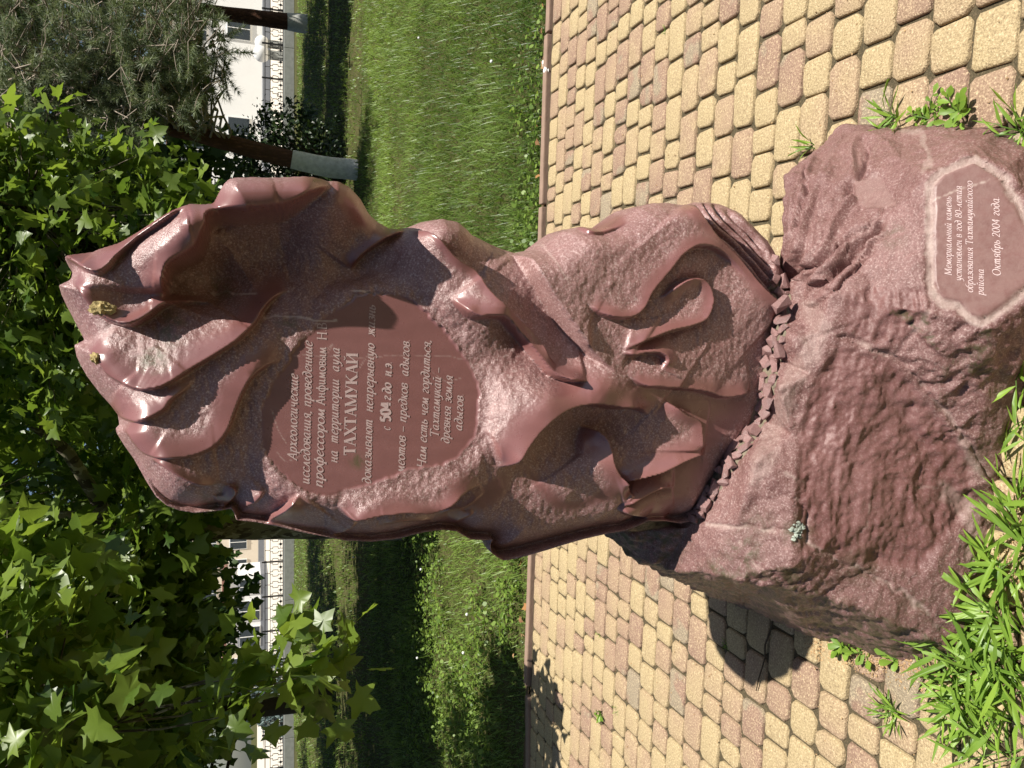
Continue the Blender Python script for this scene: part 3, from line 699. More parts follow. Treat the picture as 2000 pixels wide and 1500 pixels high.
# layered, weathered left flank
flk = smooth(0.25, 0.6, -N[:, 0])
D += flk*(0.012*fbm(np.c_[V[:, 0]*0.5+V[:, 2]*0.9, V[:, 1]*0.25, V[:, 2]*0.5-V[:, 0]], 22, 4, 83, ridged=True) + 0.006*fbm(V, 40, 3, 84))
# radiating splinter ridges on the right shoulder
fan = np.array([(1510,500),(1535,400),(1546,345),(1640,258),(1720,262),(1700,330),(1740,400),(1720,470),(1640,540),(1550,600)], float)
fmk = smooth(-4, 18, sdist(PB, fan))*front
ang = np.arctan2(PB[:, 1]-760, PB[:, 0]-1430); rad = np.hypot(PB[:, 0]-1430, PB[:, 1]-760)
fr_ = fbm(np.c_[ang*9+0.35*vnoise(np.c_[PB/70, np.zeros(len(PB))], 1, 71), rad/420.0, np.zeros(len(V))], 1.6, 3, 72, ridged=True)
D += fmk*0.026*fr_
polishB = 0.45*np.maximum(pm, 0.8*pm2); veinB = np.zeros(len(V)); dirt_darkB = np.zeros(len(V))
def groove_line(ln, w, depth, amt):
    ln = catmull(ln, 5); m = np.where((PB > ln.min(0)-w*4-12).all(1) & (PB < ln.max(0)+w*4+12).all(1) & front)[0]
    wq = PB[m] + 5*np.c_[vnoise(np.c_[PB[m]/18.0, np.zeros(len(m))], 1, 2), vnoise(np.c_[PB[m]/18.0, np.ones(len(m))], 1, 3)]
    d = poly_dist(wq, ln)[0]
    D[m] -= depth*np.exp(-(d/w)**2)
    brk = smooth(-.35, .35, vnoise(np.c_[PB[m]/22.0, np.zeros(len(m))+5], 1, 61)); veinB[m] = np.maximum(veinB[m], 0.75*amt*brk*(1-smooth(w*0.6, w*1.5, d)))
groove_line([(1640,655),(1700,680),(1750,702),(1795,745),(1835,795),(1870,835),(1905,885),(1930,925),(1950,965)], 5, .010, .55)
groove_line([(1380,1025),(1430,1030),(1500,1034),(1552,1040),(1580,1062),(1640,1095),(1700,1122),(1750,1150),(1800,1190),(1845,1235)], 3.5, .005, .85)
groove_line([(1552,975),(1575,990),(1580,1020),(1578,1060)], 3, .006, .5)
groove_line([(1590,660),(1640,640),(1700,625)], 3, .004, .15)
groove_line([(1750,690),(1790,640),(1815,600),(1818,560)], 4, .006, .6)
groove_line([(1900,960),(1880,985),(1850,960),(1790,955)], 2, .0015, .45)
groove_line([(1440,1060),(1470,1090),(1490,1110)], 3, .003, .7)
groove_line([(1700,985),(1690,1040),(1660,1090)], 1.2, .0008, .5)
groove_line([(1800,680),(1860,720),(1900,690)], 1.5, .001, .4)
groove_line([(1515,925),(1540,930),(1575,945)], 2.5, .001, .8)
for a, b in (((1500,560),(1640,480)),((1560,580),(1720,440)),((1600,420),(1700,330)),((1650,380),(1690,290)),((1560,440),(1572,330)),((1600,540),(1730,455)),((1580,600),(1700,490)),((1640,480),(1745,380))):
    mid = ((a[0]+b[0])/2+8, (a[1]+b[1])/2+6); groove_line([a, mid, b], 3.6, .020, 0.0)
# carved notch with a smooth step
nt = np.array([(1665,350),(1715,338),(1755,402),(1690,405),(1668,385)], float)
sn = sdist(PB, nt); nm = smooth(-2, 3, sn)*front
D = D*(1-nm) - nm*0.006; polishB = np.maximum(polishB, nm*0.3); veinB = np.maximum(veinB, nm*0.22)
# lower plaque field
PL2 = [(1824,400),(1825,363),(1843,343),(1868,332),(1902,319),(1927,334),(1956,352),(1963,375),(1981,402),(2000,434),(2032,480),(2040,520),(2000,561),(1963,590),(1929,615),(1913,622),(1900,617),(1877,592),(1863,588),(1843,583),(1829,567),(1824,545),(1823,480)]
pl2 = np.array(PL2, float)
s2 = sdist(PB, pl2); i2 = smooth(-1.5, 1.5, s2)*front
band = smooth(-19, -14, s2 + 3*vnoise(np.c_[PB/9.0, np.zeros(len(PB))], 1, 44))*(1-i2)*front
_pd = np.abs((V-np.array(_p0))@np.array(_n)) < 0.05; i2 = i2*_pd; band = band*_pd
nI = (s2 > 0) & front & _pd
pn2 = np.array(_n)
V2 = V + N*D[:, None]
cI = np.array(_p0)
flat = V - ((V-cI)@pn2)[:, None]*pn2 + pn2*0.004
bandp = V - ((V-cI)@pn2)[:, None]*pn2*0.8 - pn2*0.004 + N*(0.003*fbm(V, 70, 3, 33))[:, None]
V2 = V2*(1-band[:, None]) + bandp*band[:, None]
V2 = V2*(1-i2[:, None]) + flat*i2[:, None]
polishB = np.maximum(polishB, i2*0.8); veinB = np.maximum(veinB, band*0.75)
veinB = np.maximum(veinB, i2*0.22)
# scratch on the plaque, dust and lichen
mark([(1824,392),(1870,372),(1933,353)], 2.2, .9, veinB, PB, 1)
for ln, w, a in (([(1575,600),(1600,640),(1560,720),(1530,790),(1505,850),(1480,930)], 26, .30), ([(1850,960),(1900,1010),(1905,1100)], 22, .35), ([(1760,262),(1800,268),(1815,300),(1812,330)], 7, .45), ([(1880,860),(1930,930)], 16, .4)):
    mark(ln, w, a, veinB, PB, 9)
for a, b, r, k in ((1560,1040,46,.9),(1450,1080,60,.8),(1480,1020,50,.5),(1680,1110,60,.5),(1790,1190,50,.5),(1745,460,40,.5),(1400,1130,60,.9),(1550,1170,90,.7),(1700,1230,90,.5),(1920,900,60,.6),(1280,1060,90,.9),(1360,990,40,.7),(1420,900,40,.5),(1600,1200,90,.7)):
    dirt_darkB = np.maximum(dirt_darkB, k*smooth(r, r*0.2, np.hypot(PB[:, 0]-a, PB[:, 1]-b)))
dirt_darkB = np.maximum(dirt_darkB, 0.9*(N[:, 0] < -0.55)); dirt_darkB = np.maximum(dirt_darkB, 0.8*smooth(0.06, 0.0, V[:, 2]))  # olive darkening over left-facing faces and close to the ground
V2_B, N_B = V2, N
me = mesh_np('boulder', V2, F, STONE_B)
vattr(me, 'polish', polishB); vattr(me, 'vein', veinB); vattr(me, 'dirt', dirt_darkB)
boulder = obj('boulder', me)
tag(boulder, 'broad rough rose quartzite boulder with small plaque field carrying the slab', 'boulder')
fr2 = (Vector((cI+pn2*0.004).tolist()), Vector(pn2.tolist()))
for body, a, b, hs in (('Мемориальный камень', (1858,538), (1858,384), .0088), ('установлен в год 80-летия', (1878,550), (1878,363), .0088), ('образования Тахтамукайского', (1900,571), (1899,353), .0088),
                       ('района', (1921,578), (1921,526), .0088), ('Октябрь 2004 года.', (1954,538), (1951,385), .0100)):
    set_line('inscription_line', boulder, glyph_mesh(body, -0.015, 0.2), a, b, fr2, hs, LETTER2, 0.0008)

# ------------------------------------------------------------------ mortar bed with wedged chips
rnd = random.Random(4)
from mathutils.bvhtree import BVHTree
bvh_b = BVHTree.FromPolygons([tuple(v) for v in V2_B], [tuple(f) for f in F])
_lowf = Ff[(Q[Ff[:, 0], 1] < 0.85)]
bvh_s = BVHTree.FromPolygons([tuple(v) for v in np.c_[Q[:, 0], Yf, Q[:, 1]]], [tuple(f) for f in _lowf])
EYE = Vector((0, 0, CAM_H))
def surf(px, py):
    """where the sight line through a photo point meets slab or boulder"""
    d_ = Vector([float(c) for c in ray(px, py)]).normalized()
    hits = [h for h in (bvh_b.ray_cast(EYE, d_), bvh_s.ray_cast(EYE, d_)) if h[0] is not None]
    h = min(hits, key=lambda q: q[3]); return h[0], h[1]
SEAM = catmull([(1350,1018),(1362,1005),(1380,978),(1397,950),(1415,926),(1430,899),(1450,872),(1474,835),(1488,803),(1499,770),(1506,745),(1508,720),(1512,698),(1518,672),(1524,648),(1528,616),(1530,582),(1520,558),(1512,540)], 4)
ST = np.gradient(SEAM, axis=0); ST /= np.hypot(ST[:, 0], ST[:, 1])[:, None]; SN = np.stack((-ST[:, 1], ST[:, 0]), 1)
if SN[:, 0].mean() < 0: SN = -SN
Vm, Fm = [], []
offs = (-20, -13, -5, 3, 10, 15)
for i in range(len(SEAM)):
    for k, o_ in enumerate(offs):
        q_ = SEAM[i]+SN[i]*(o_+rnd.uniform(-2, 2)); p_, n_ = surf(*q_)
        p_ = p_ + n_*(0.003 if 0 < k < 5 else -0.006); Vm.append(p_)
    if i:
        a_, b_ = (i-1)*6, i*6
        for k in range(5): Fm.append((a_+k, a_+k+1, b_+k+1, b_+k))
bed = obj('mortar_bed', mesh_py('mortar_bed', Vm, Fm, MORTAR, True))
tag(bed, 'grey mortar seam set with red stone chips between slab and boulder', 'mortar seam')
def chip_mesh(seed):
    r = random.Random(seed); bmx = bmesh.new()
    for k in range(14):
        v = Vector((r.uniform(-1, 1), r.uniform(-1, 1), r.uniform(-1, 1))); v.normalize()
        v = Vector((math.copysign(abs(v.x)**.5, v.x), math.copysign(abs(v.y)**.5, v.y)*.8, math.copysign(abs(v.z)**.5, v.z)*.6)); bmx.verts.new(v)
    bmesh.ops.convex_hull(bmx, input=bmx.verts[:])
    bmesh.ops.delete(bmx, geom=[v for v in bmx.verts if not v.link_faces], context='VERTS')
    m_ = bpy.data.meshes.new('stone_chip'); bmx.to_mesh(m_); bmx.free(); m_.materials.append(CHIP); return m_
CHIP = make_stone('chip_quartzite')
chips = [chip_mesh(s) for s in range(8)]
cum = np.concatenate(([0], np.cumsum(np.hypot(*np.diff(SEAM, axis=0).T)))); s_ = 6.0
while s_ < cum[-1]:
    for row in (0, 1):
        if rnd.random() < 0.06: continue
        ss_ = min(s_+row*9, cum[-1]); q_ = np.array([np.interp(ss_, cum, SEAM[:, 0]), np.interp(ss_, cum, SEAM[:, 1])]); k = min(int(np.searchsorted(cum, ss_)), len(SEAM)-1)
        q_ = q_+SN[k]*((-8 if row else 7)+rnd.uniform(-3, 3)); p_, n_ = surf(*q_)
        c = obj('stone_chip', chips[rnd.randrange(8)], bed); c.location = p_+n_*rnd.uniform(.005, .011)
        sc = rnd.uniform(.013, .019); c.scale = (sc*rnd.uniform(1, 1.5), sc*rnd.uniform(.8, 1.2), sc*rnd.uniform(.8, 1.2))
        c.rotation_euler = n_.to_track_quat('Z', 'Y').to_euler(); c.rotation_euler.rotate_axis('Z', rnd.uniform(0, 6.28)); c.rotation_euler.rotate_axis('X', rnd.uniform(-.4, .4))
    s_ += rnd.uniform(17, 26)
p_, n_ = surf(1511, 510); c = obj('stone_chip', chips[3], bed); c.location = p_+n_*.012; c.scale = (.018, .015, .02); c.rotation_euler = (.4, .2, 1.0)
# ------------------------------------------------------------------ ground, paving, kerb
YAW = math.radians(5.2)
EV = np.array((math.cos(YAW), -math.sin(YAW))); NV = np.array((math.sin(YAW), math.cos(YAW)))
def pave(e, n): return EV*e + NV*n
KERB_N = 4.365
def soil_mat():
    m = Mat('soil_under_grass'); co = m.coord('Object')
    f = m.noise(2.2, 6, 0.65, co); g = m.noise(40, 5, 0.7, co)
    c = m.mix(m.ramp(f, [(0.35, 0), (0.65, 1)]), (0.050, 0.062, 0.018), (0.095, 0.090, 0.035))
    c = m.mix(m.ramp(g, [(0.45, 0), (0.7, 0.8)]), c, (0.075, 0.056, 0.030))
    return m.done(m.bsdf(c, 0.95, m.bump(g, 0.8, 0.02), 0.1))
nxg = 60
gxs = np.linspace(-260, 260, 53); gys = np.concatenate((np.linspace(KERB_N-0.1, 34, 40), np.linspace(36, 400, 30)))
GV = np.array([(x, y, 0.0) for y in gys for x in gxs], float)
# lawn surface starts just behind the kerb line
k0 = GV[:, 1] < 4.6
GV[:len(gxs), 1] = -260
nn = GV[:, 0]*0
GF = [(r*len(gxs)+c, r*len(gxs)+c+1, (r+1)*len(gxs)+c+1, (r+1)*len(gxs)+c) for r in range(len(gys)-1) for c in range(len(gxs)-1)]
GV[:, 2] = -0.035
lawn = obj('lawn_ground', mesh_py('lawn_ground', GV, GF, soil_mat(), True)); tag(lawn, kind='structure')
# bedding sand that shows in the joints
def sand_mat():
    m = Mat('joint_sand'); co = m.coord('Object')
    f = m.noise(9, 5, 0.7, co); g = m.noise(160, 4, 0.7, co)
    c = m.mix(f, (0.045, 0.040, 0.026), (0.115, 0.092, 0.055)); c = m.mix(m.ramp(g, [(0.5, 0), (0.75, 1)]), c, (0.22, 0.165, 0.10))
    return m.done(m.bsdf(c, 0.95, m.bump(g, 0.6, 0.01), 0.1))
SAND = sand_mat()
ea, eb_ = -7.0, 7.0
cor = [pave(ea, -1.2), pave(eb_, -1.2), pave(eb_, KERB_N), pave(ea, KERB_N)]
pavement = obj('pavement', mesh_py('pavement', [(c[0], c[1], -0.013) for c in cor], [(0, 1, 2, 3)], SAND)); tag(pavement, kind='structure')

def paver_mat(name, src):
    m = Mat(name); co = m.coord('Object')
    if src == 'object':
        oi = m.n('ShaderNodeObjectInfo'); r = oi.outputs['Random']; off = m.n('ShaderNodeVectorMath', operation='MULTIPLY_ADD')
        m.i(off, 0, oi.outputs['Location']); off.inputs[1].default_value = (3.1, 5.7, 1.0); m.t.links.new(co, off.inputs[2]); vec = off.outputs[0]
    else:
        r = m.attr('tone'); vec = co
    big = m.noise(11.0, 3, 0.6, vec); sh_ = m.noise(6.0, 2, 0.5, vec); r = m.math('ADD', r, m.math('MULTIPLY', m.math('SUBTRACT', sh_, 0.5), 0.9))
    grain = m.noise(150, 4, 0.8, vec); grit = m.n('ShaderNodeTexVoronoi'); m.i(grit, 'Vector', vec); grit.inputs['Scale'].default_value = 190
    base = m.ramp(r, [(0.0, (0.43, 0.335, 0.185)), (0.30, (0.415, 0.32, 0.18)), (0.48, (0.39, 0.285, 0.172)), (0.62, (0.36, 0.25, 0.165)), (0.80, (0.315, 0.207, 0.147)), (0.95, (0.275, 0.172, 0.13)), (1.0, (0.28, 0.23, 0.165))])
    col = m.mix(m.ramp(big, [(0.3, 0.0), (0.75, 0.45)]), base, m.mix(0.5, base, (0.30, 0.22, 0.14)))
    col = m.mix(m.math('MULTIPLY', m.ramp(grain, [(0.53, 0), (0.66, 1)]), 0.75), col, (0.74, 0.59, 0.37))
    col = m.mix(m.math('MULTIPLY', m.ramp(grain, [(0.34, 1), (0.48, 0)]), 0.75), col, (0.17, 0.112, 0.068))
    gh = m.math('ADD', grain, m.math('MULTIPLY', grit.outputs['Distance'], 0.7))
    return m.done(m.bsdf(col, 0.9, m.bump(gh, 0.75, 0.0035), 0.25))
PAVE_O = paver_mat('paver_concrete', 'object'); PAVE_A = paver_mat('paver_concrete_far', 'attr')
def paver_geo(L, W, r):
    """worn block: irregular rounded outline, soft edge, sides"""
    hl, hw, c = L/2-r.uniform(.004, .0072), W/2-r.uniform(.0036, .0056), r.uniform(.010, .021)
    base = [(-hl+c, -hw), (0, -hw), (hl-c, -hw), (hl, -hw+c), (hl, hw-c), (hl-c, hw), (0, hw), (-hl+c, hw), (-hl, hw-c), (-hl, -hw+c)]
    out = [(x+r.uniform(-.003, .003), y+r.uniform(-.003, .003)) for x, y in base]
    n = len(out); V = []; 
    for z, ins in ((-0.03, 0.0), (-0.0055, 0.0), (-0.0015, 0.004), (0.0, 0.009)):
        for x, y in out:
            d = math.hypot(x, y); V.append((x*(1-ins/hl), y*(1-ins/hw), z))
    V.append((0, 0, r.uniform(-.0005, .0012)))
    F = []
    for k in range(3):
        for i in range(n): j = (i+1) % n; F.append((k*n+i, k*n+j, (k+1)*n+j, (k+1)*n+i))
    for i in range(n): F.append((3*n+i, 3*n+(i+1) % n, 4*n))
    return V, F
prng = random.Random(11)
LENS = [0.09, 0.12, 0.12, 0.15, 0.18, 0.18]; PW = 0.1235
variants = {L: [mesh_py('paver', *paver_geo(L, PW, prng), PAVE_O, True) for _ in range(5)] for L in set(LENS)}
geos = {L: [paver_geo(L, PW, prng) for _ in range(5)] for L in set(LENS)}
boul2 = np.array([(-.70,1.42),(-.43,1.36),(-.15,1.32),(.03,1.26),(.2,1.19),(.4,1.17),(.56,1.27),(.64,1.40),(.70,1.6),(.75,1.82),(.6,2.1),(.2,2.3),(-.3,2.4),(-.78,2.35),(-.80,1.95)])
bc = boul2.mean(0); places = []
nrow = int((KERB_N-0.03-0.35)/PW)
for k in range(nrow):
    n = KERB_N-0.035-PW/2-k*PW
    e = -4.6+prng.uniform(0, .2)
    half = 0.62*max(n, 1.0)+0.9
    e = -half-prng.uniform(0, .2)
    while e < half:
        L = prng.choice(LENS); c = pave(e+L/2, n); tone = prng.random()
        # the yellow blend is commoner to the left, the red one to the right
        bias = 0.5+0.30*math.tanh(c[0]*0.9)
        tone = min(max(tone*0.78+bias*0.55-0.27, 0), 1) if prng.random() < .96 else 1.0
        inside = in_poly(np.array([c]), (boul2-bc)*0.86+bc)[0]
        if not inside:
            x, y = project(c[0], c[1], 0.0); dep = c[1]*CP+CAM_H*SP
            vis = -30 < x < 2030 and -30 < y < 1530
            places.append((dep, vis, c, L, tone, n, e))
        e += L
def hidden(c):                                                      # right behind the stones as seen by the photographer
    x, y = project(c[0], c[1], 0.0); return 1000 < x < 1560 and 520 < y < 1010
order = sorted([p for p in places if p[1] and not hidden(p[2])], key=lambda p: p[0])[:300]
sel = set(id(p) for p in order)
AV, AF, AT = [], [], []
for p in places:
    dep, vis, c, L, tone, n, e = p
    rz = -YAW+prng.uniform(-.012, .012); dz = prng.uniform(-.0025, .0025); tx, ty = prng.uniform(-.008, .008), prng.uniform(-.008, .008)
    if id(p) in sel:
        o = obj('paver', prng.choice(variants[L]), pavement, (c[0], c[1], dz)); o.rotation_euler = (tx, ty, rz)
    else:
        V, F = prng.choice(geos[L]); b = len(AV); cs, sn_ = math.cos(rz), math.sin(rz)
        for x, y, z in V: AV.append((c[0]+x*cs-y*sn_, c[1]+x*sn_+y*cs, z+dz+x*ty+y*tx)); AT.append(tone)
        AF += [tuple(b+i for i in f) for f in F]
me = mesh_py('paver_field', AV, AF, PAVE_A, True); vattr(me, 'tone', np.array(AT))
pf = obj('paver_field', me, pavement); tag(pf, kind='stuff')
# kerb of thin brown concrete strips
KERB = plain_mat('kerb_concrete', (0.27, 0.185, 0.14), 0.9, 0.25, 14, 0.5, 0.004, 0.2)
def box_mesh(name, dims, mat, bev=0.004, seed=0):
    bmx = bmesh.new(); bmesh.ops.create_cube(bmx, size=1.0)
    for v in bmx.verts: v.co = Vector((v.co.x*dims[0], v.co.y*dims[1], v.co.z*dims[2]))
    if bev: bmesh.ops.bevel(bmx, geom=bmx.edges[:], offset=bev, segments=2, affect='EDGES', profile=0.6)
    m_ = bpy.data.meshes.new(name); bmx.to_mesh(m_); bmx.free(); m_.materials.append(mat); return m_
SOILB = plain_mat('bare_soil', (0.15, 0.105, 0.06), 0.95, 0.5, 30, 0.9, .02, 0.1)
sv, sf = [], []
for i, e in enumerate(np.linspace(-3.2, 4.5, 160)):
    for k, n_ in enumerate((KERB_N+.03, KERB_N+.08, KERB_N+.15+.05*math.sin(e*5)+prng.uniform(-.03, .03))):
        c = pave(e, n_); sv.append((c[0], c[1], -.014+prng.uniform(-.006, .006) if k < 2 else -.034))
    if i:
        for k in (0, 1): sf.append((3*(i-1)+k, 3*i+k, 3*i+k+1, 3*(i-1)+k+1))
strip = obj('soil_strip', mesh_py('soil_strip', sv, sf, SOILB, True)); tag(strip, kind='structure')
kerb = empty('kerb', (0, KERB_N, 0)); tag(kerb, kind='structure')
km = box_mesh('kerb_strip', (0.985, 0.055, 0.16), KERB, 0.008)
e0 = 2.17-0.985/2 - 6
for i in range(12):
    e = e0 + i*1.0 + 0.5
    if e < -2.55: continue
    c = pave(e, KERB_N+0.022+prng.uniform(-.004, .004)); o = obj('kerb_strip', km, kerb); o.location = (c[0], c[1]-KERB_N, -0.062+prng.uniform(-.004, .004)); o.rotation_euler = (0, 0, -YAW+prng.uniform(-.006, .006))
for k, (e, n, a) in enumerate(((-2.62, 4.33, .10), (-3.05, 4.16, .62), (-3.35, 3.78, 1.15), (-3.5, 3.3, 1.45), (-3.55, 2.8, 1.55))):
    c = pave(e, n); o = obj('kerb_strip', km, kerb); o.scale = (.5, 1, 1); o.location = (c[0], c[1]-KERB_N, -0.064); o.rotation_euler = (0, 0, -YAW+a)

# ------------------------------------------------------------------ grass and herbs of the lawn
def leaf_mat(name, c_dark, c_light, trans=0.45, rough=0.5, attr=True, spec=0.4, under=None):
    m = Mat(name); t = m.attr('tone')
    col = m.mix(t, c_dark, c_light)
    if under is not None:
        g = m.n('ShaderNodeNewGeometry'); col = m.mix(g.outputs['Backfacing'], col, under)
    b = m.bsdf(col, rough, None, spec)
    tr = m.n('ShaderNodeBsdfTranslucent'); tc = m.mix(0.5, col, m.mix(1.0, col, (1.35, 1.30, 0.55), 'MULTIPLY')); m.i(tr, 'Color', tc)
    mx = m.n('ShaderNodeMixShader'); mx.inputs[0].default_value = trans
    m.t.links.new(b.outputs[0], mx.inputs[1]); m.t.links.new(tr.outputs[0], mx.inputs[2])
    return m.done(mx)
GRASS = leaf_mat('grass_blade', (0.060, 0.115, 0.016), (0.26, 0.37, 0.085), 0.40, 0.42)
HERB = leaf_mat('herb_leaf', (0.07, 0.14, 0.02), (0.25, 0.36, 0.07), 0.40, 0.45)
rs = np.random.RandomState(5)
def blades(pos, length, width, lean, az, curve, tone, seg=2):
    """curved tapering blades; returns V, F(quads+tris as quads), tone"""
    n = len(pos); ca, sa = np.cos(az), np.sin(az)
    d = np.stack((ca, sa, np.zeros(n)), 1); sdv = np.stack((-sa, ca, np.zeros(n)), 1)
    rows = []
    for k in range(seg+1):
        t = k/seg
        ang = lean + curve*t
        p = pos + d*(np.sin(ang)*length*t)[:, None] + np.array((0, 0, 1.0))*(np.cos(ang)*length*t)[:, None]
        w = width*(1-t**1.6)*0.5 if k < seg else width*0.03
        rows.append(p+sdv*(w if np.ndim(w) == 0 else w)[:, None] if np.ndim(w) else p+sdv*w); rows.append(p-sdv*(w[:, None] if np.ndim(w) else w))
    V = np.stack(rows, 1).reshape(-1, 3); m = 2*(seg+1)
    b = (np.arange(n)*m)[:, None]
    F = np.concatenate([b+np.array((2*k, 2*k+1, 2*k+3, 2*k+2))[None] for k in range(seg)], 0)
    return V, F, np.repeat(tone, m)
def grass_patch(name, n, er, nr, dens, hfun, wid, tone_fun, mat, seg=2):
    e = rs.uniform(*er, n); q = rs.uniform(0, 1, n)
    nn_ = nr[0]+(nr[1]-nr[0])*q**dens
    xy = e[:, None]*EV[None]+nn_[:, None]*NV[None]
    x, y = project(xy[:, 0], xy[:, 1], np.zeros(n)); k = (y > -420) & (y < 1820); xy = xy[k]; n = len(xy)
    pos = np.c_[xy, np.full(n, -0.03)]
    cl = fbm(np.c_[xy, np.zeros(n)], 1.1, 3, 77)
    h = hfun(xy, cl)*rs.uniform(.55, 1.25, n)
    tn = np.clip(tone_fun(xy, cl)+rs.uniform(-.3, .3, n), 0, 1)
    V, F, T = blades(pos, h, wid*rs.uniform(.6, 1.4, n)*(1+0.035*np.maximum(xy[:, 1]-5, 0)), rs.uniform(.05, .55, n), rs.uniform(0, 6.283, n), rs.uniform(.2, 1.3, n), tn, seg)
    me = mesh_np(name, V, F, mat); vattr(me, 'tone', T); o = obj(name, me); tag(o, kind='stuff'); return o
def near_bare(xy, cl):
    d = xy@NV - KERB_N
    return smooth(0.02, 0.45, d)
g1_ = grass_patch('long_grass', 70000, (-0.4, 7.5), (KERB_N+0.09, 12.5), 1.7, lambda p, c: (0.07+0.13*np.clip(0.75+c, 0.2, 1.3))*(0.35+0.65*near_bare(p, c))*(1-0.45*smooth(7.5, 10, p[:, 1])), 0.0062, lambda p, c: 0.50+0.55*c+0.35*fbm(np.c_[p, p[:, :1]*0], 0.55, 2, 123), GRASS)
tag(g1_, 'long bright green grass behind the kerb in the sun', 'grass')
g2_ = grass_patch('far_grass', 90000, (-16, 16), (9.5, 29.5), 1.15, lambda p, c: 0.06+0.06*np.clip(0.6+c, 0, 1.2), 0.012, lambda p, c: 0.5+0.5*c, GRASS)
tag(g2_, 'short mown grass running back to the iron fence', 'grass')
g3_ = grass_patch('weedy_grass', 34000, (-5.5, -0.1), (KERB_N+0.08, 11.0), 1.5, lambda p, c: (0.05+0.10*np.clip(0.55+1.2*c, 0.1, 1.2))*(0.4+0.6*near_bare(p, c)), 0.0070, lambda p, c: 0.62+0.35*c, GRASS)
tag(g3_, 'patchy weedy grass left of the stone at the tree shade', 'grass')
# low herbs: small rounded leaflets in rosettes
def herb_patch(name, n, er, nr, size, mat, hz):
    e = rs.uniform(*er, n); q = rs.uniform(0, 1, n); nn_ = nr[0]+(nr[1]-nr[0])*q**1.3
    xy = e[:, None]*EV[None]+nn_[:, None]*NV[None]
    cl = fbm(np.c_[xy, np.zeros(n)], 1.6, 3, 99); k = cl > -0.12; xy = xy[k]; n = len(xy)
    V, F, T = [], [], []
    c = np.c_[xy, rs.uniform(.0, hz, n)]
    az = rs.uniform(0, 6.283, n); til = rs.uniform(-.2, .9, n); s_ = size*rs.uniform(.5, 1.4, n)
    shape = np.array([(0, 0), (.35, .38), (.75, .42), (1.1, 0), (.75, -.42), (.35, -.38)])
    d = np.stack((np.cos(az)*np.cos(til), np.sin(az)*np.cos(til), np.sin(til)), 1); w = np.stack((-np.sin(az), np.cos(az), rs.uniform(-.3, .3, n)), 1)
    V = (c[:, None]+(d[:, None]*shape[None, :, :1]+w[:, None]*shape[None, :, 1:])*s_[:, None, None]).reshape(-1, 3)
    b = (np.arange(n)*6)[:, None]; F = np.concatenate((b+np.array((0, 1, 2, 3))[None], b+np.array((0, 3, 4, 5))[None]))
    me = mesh_np(name, V, F, mat); vattr(me, 'tone', np.repeat(np.clip(.5+rs.uniform(-.4, .5, n), 0, 1), 6)); o = obj(name, me); tag(o, kind='stuff'); return o
h1_ = herb_patch('clover', 15000, (-5.2, -0.2), (KERB_N+0.08, 8.5), 0.030, HERB, 0.07); tag(h1_, 'low clover and herb leaves among the weedy grass', 'herbs')
h2_ = herb_patch('kerb_herbs', 1000, (-0.2, 3.6), (KERB_N+0.06, KERB_N+0.55), 0.026, HERB, 0.05); tag(h2_, 'small herb leaves along the kerb under long grass', 'herbs')
# ------------------------------------------------------------------ trees: tools
def tube(P, R, sides=8, cap=True, noise=0.0, seed=0):
    P = np.array(P, float); R = np.array(R, float); n = len(P)
    T = np.gradient(P, axis=0); T /= np.maximum(np.linalg.norm(T, axis=1), 1e-9)[:, None]
    ref = np.where(np.abs(T[:, 2:3]) > 0.9, np.array((1.0, 0, 0))[None], np.array((0, 0, 1.0))[None])
    A = np.cross(T, ref); A /= np.linalg.norm(A, axis=1)[:, None]; B = np.cross(T, A)
    th = np.arange(sides)*2*math.pi/sides
    ring = A[:, None]*np.cos(th)[None, :, None]+B[:, None]*np.sin(th)[None, :, None]
    rr = R[:, None, None]*np.ones((n, sides, 1))
    V = P[:, None]+ring*rr
    if noise:
        f = vnoise(V.reshape(-1, 3), 5.0, seed).reshape(n, sides, 1)+0.6*vnoise(V.reshape(-1, 3), 16.0, seed+1).reshape(n, sides, 1)
        V = P[:, None]+ring*rr*(1+noise*f)
    V = V.reshape(-1, 3); i = np.arange(n-1)[:, None]*sides; j = np.arange(sides)[None]; j2 = (j+1) % sides
    F = np.stack((i+j, i+j2, i+sides+j2, i+sides+j), -1).reshape(-1, 4)
    return V, F
class Acc:
    def __init__(s): s.V, s.F, s.n = [], [], 0
    def add(s, V, F): s.V.append(V); s.F.append(F+s.n); s.n += len(V)
    def build(s, name, mat, parent=None):
        return obj(name, mesh_np(name, np.concatenate(s.V), np.concatenate(s.F), mat), parent)
_h = [(.01,.14),(-.07,.24),(-.14,.48),(.04,.40),(.15,.41),(.27,.56),(.44,.76),(.47,.54),(.48,.34),(.62,.29),(.72,.27),(.80,.17)]
PLANE_LEAF = np.array([(0,0)]+_h+[(1.0,0)]+[(x, -y) for x, y in reversed(_h)])
SMALL_LEAF = np.array([(0,0),(.3,.3),(.7,.26),(1,0),(.7,-.26),(.3,-.3)])
LOBE_LEAF = np.array([(0,0),(-.05,.35),(.35,.58),(.5,.28),(1,0),(.5,-.28),(.35,-.58),(-.05,-.35)])
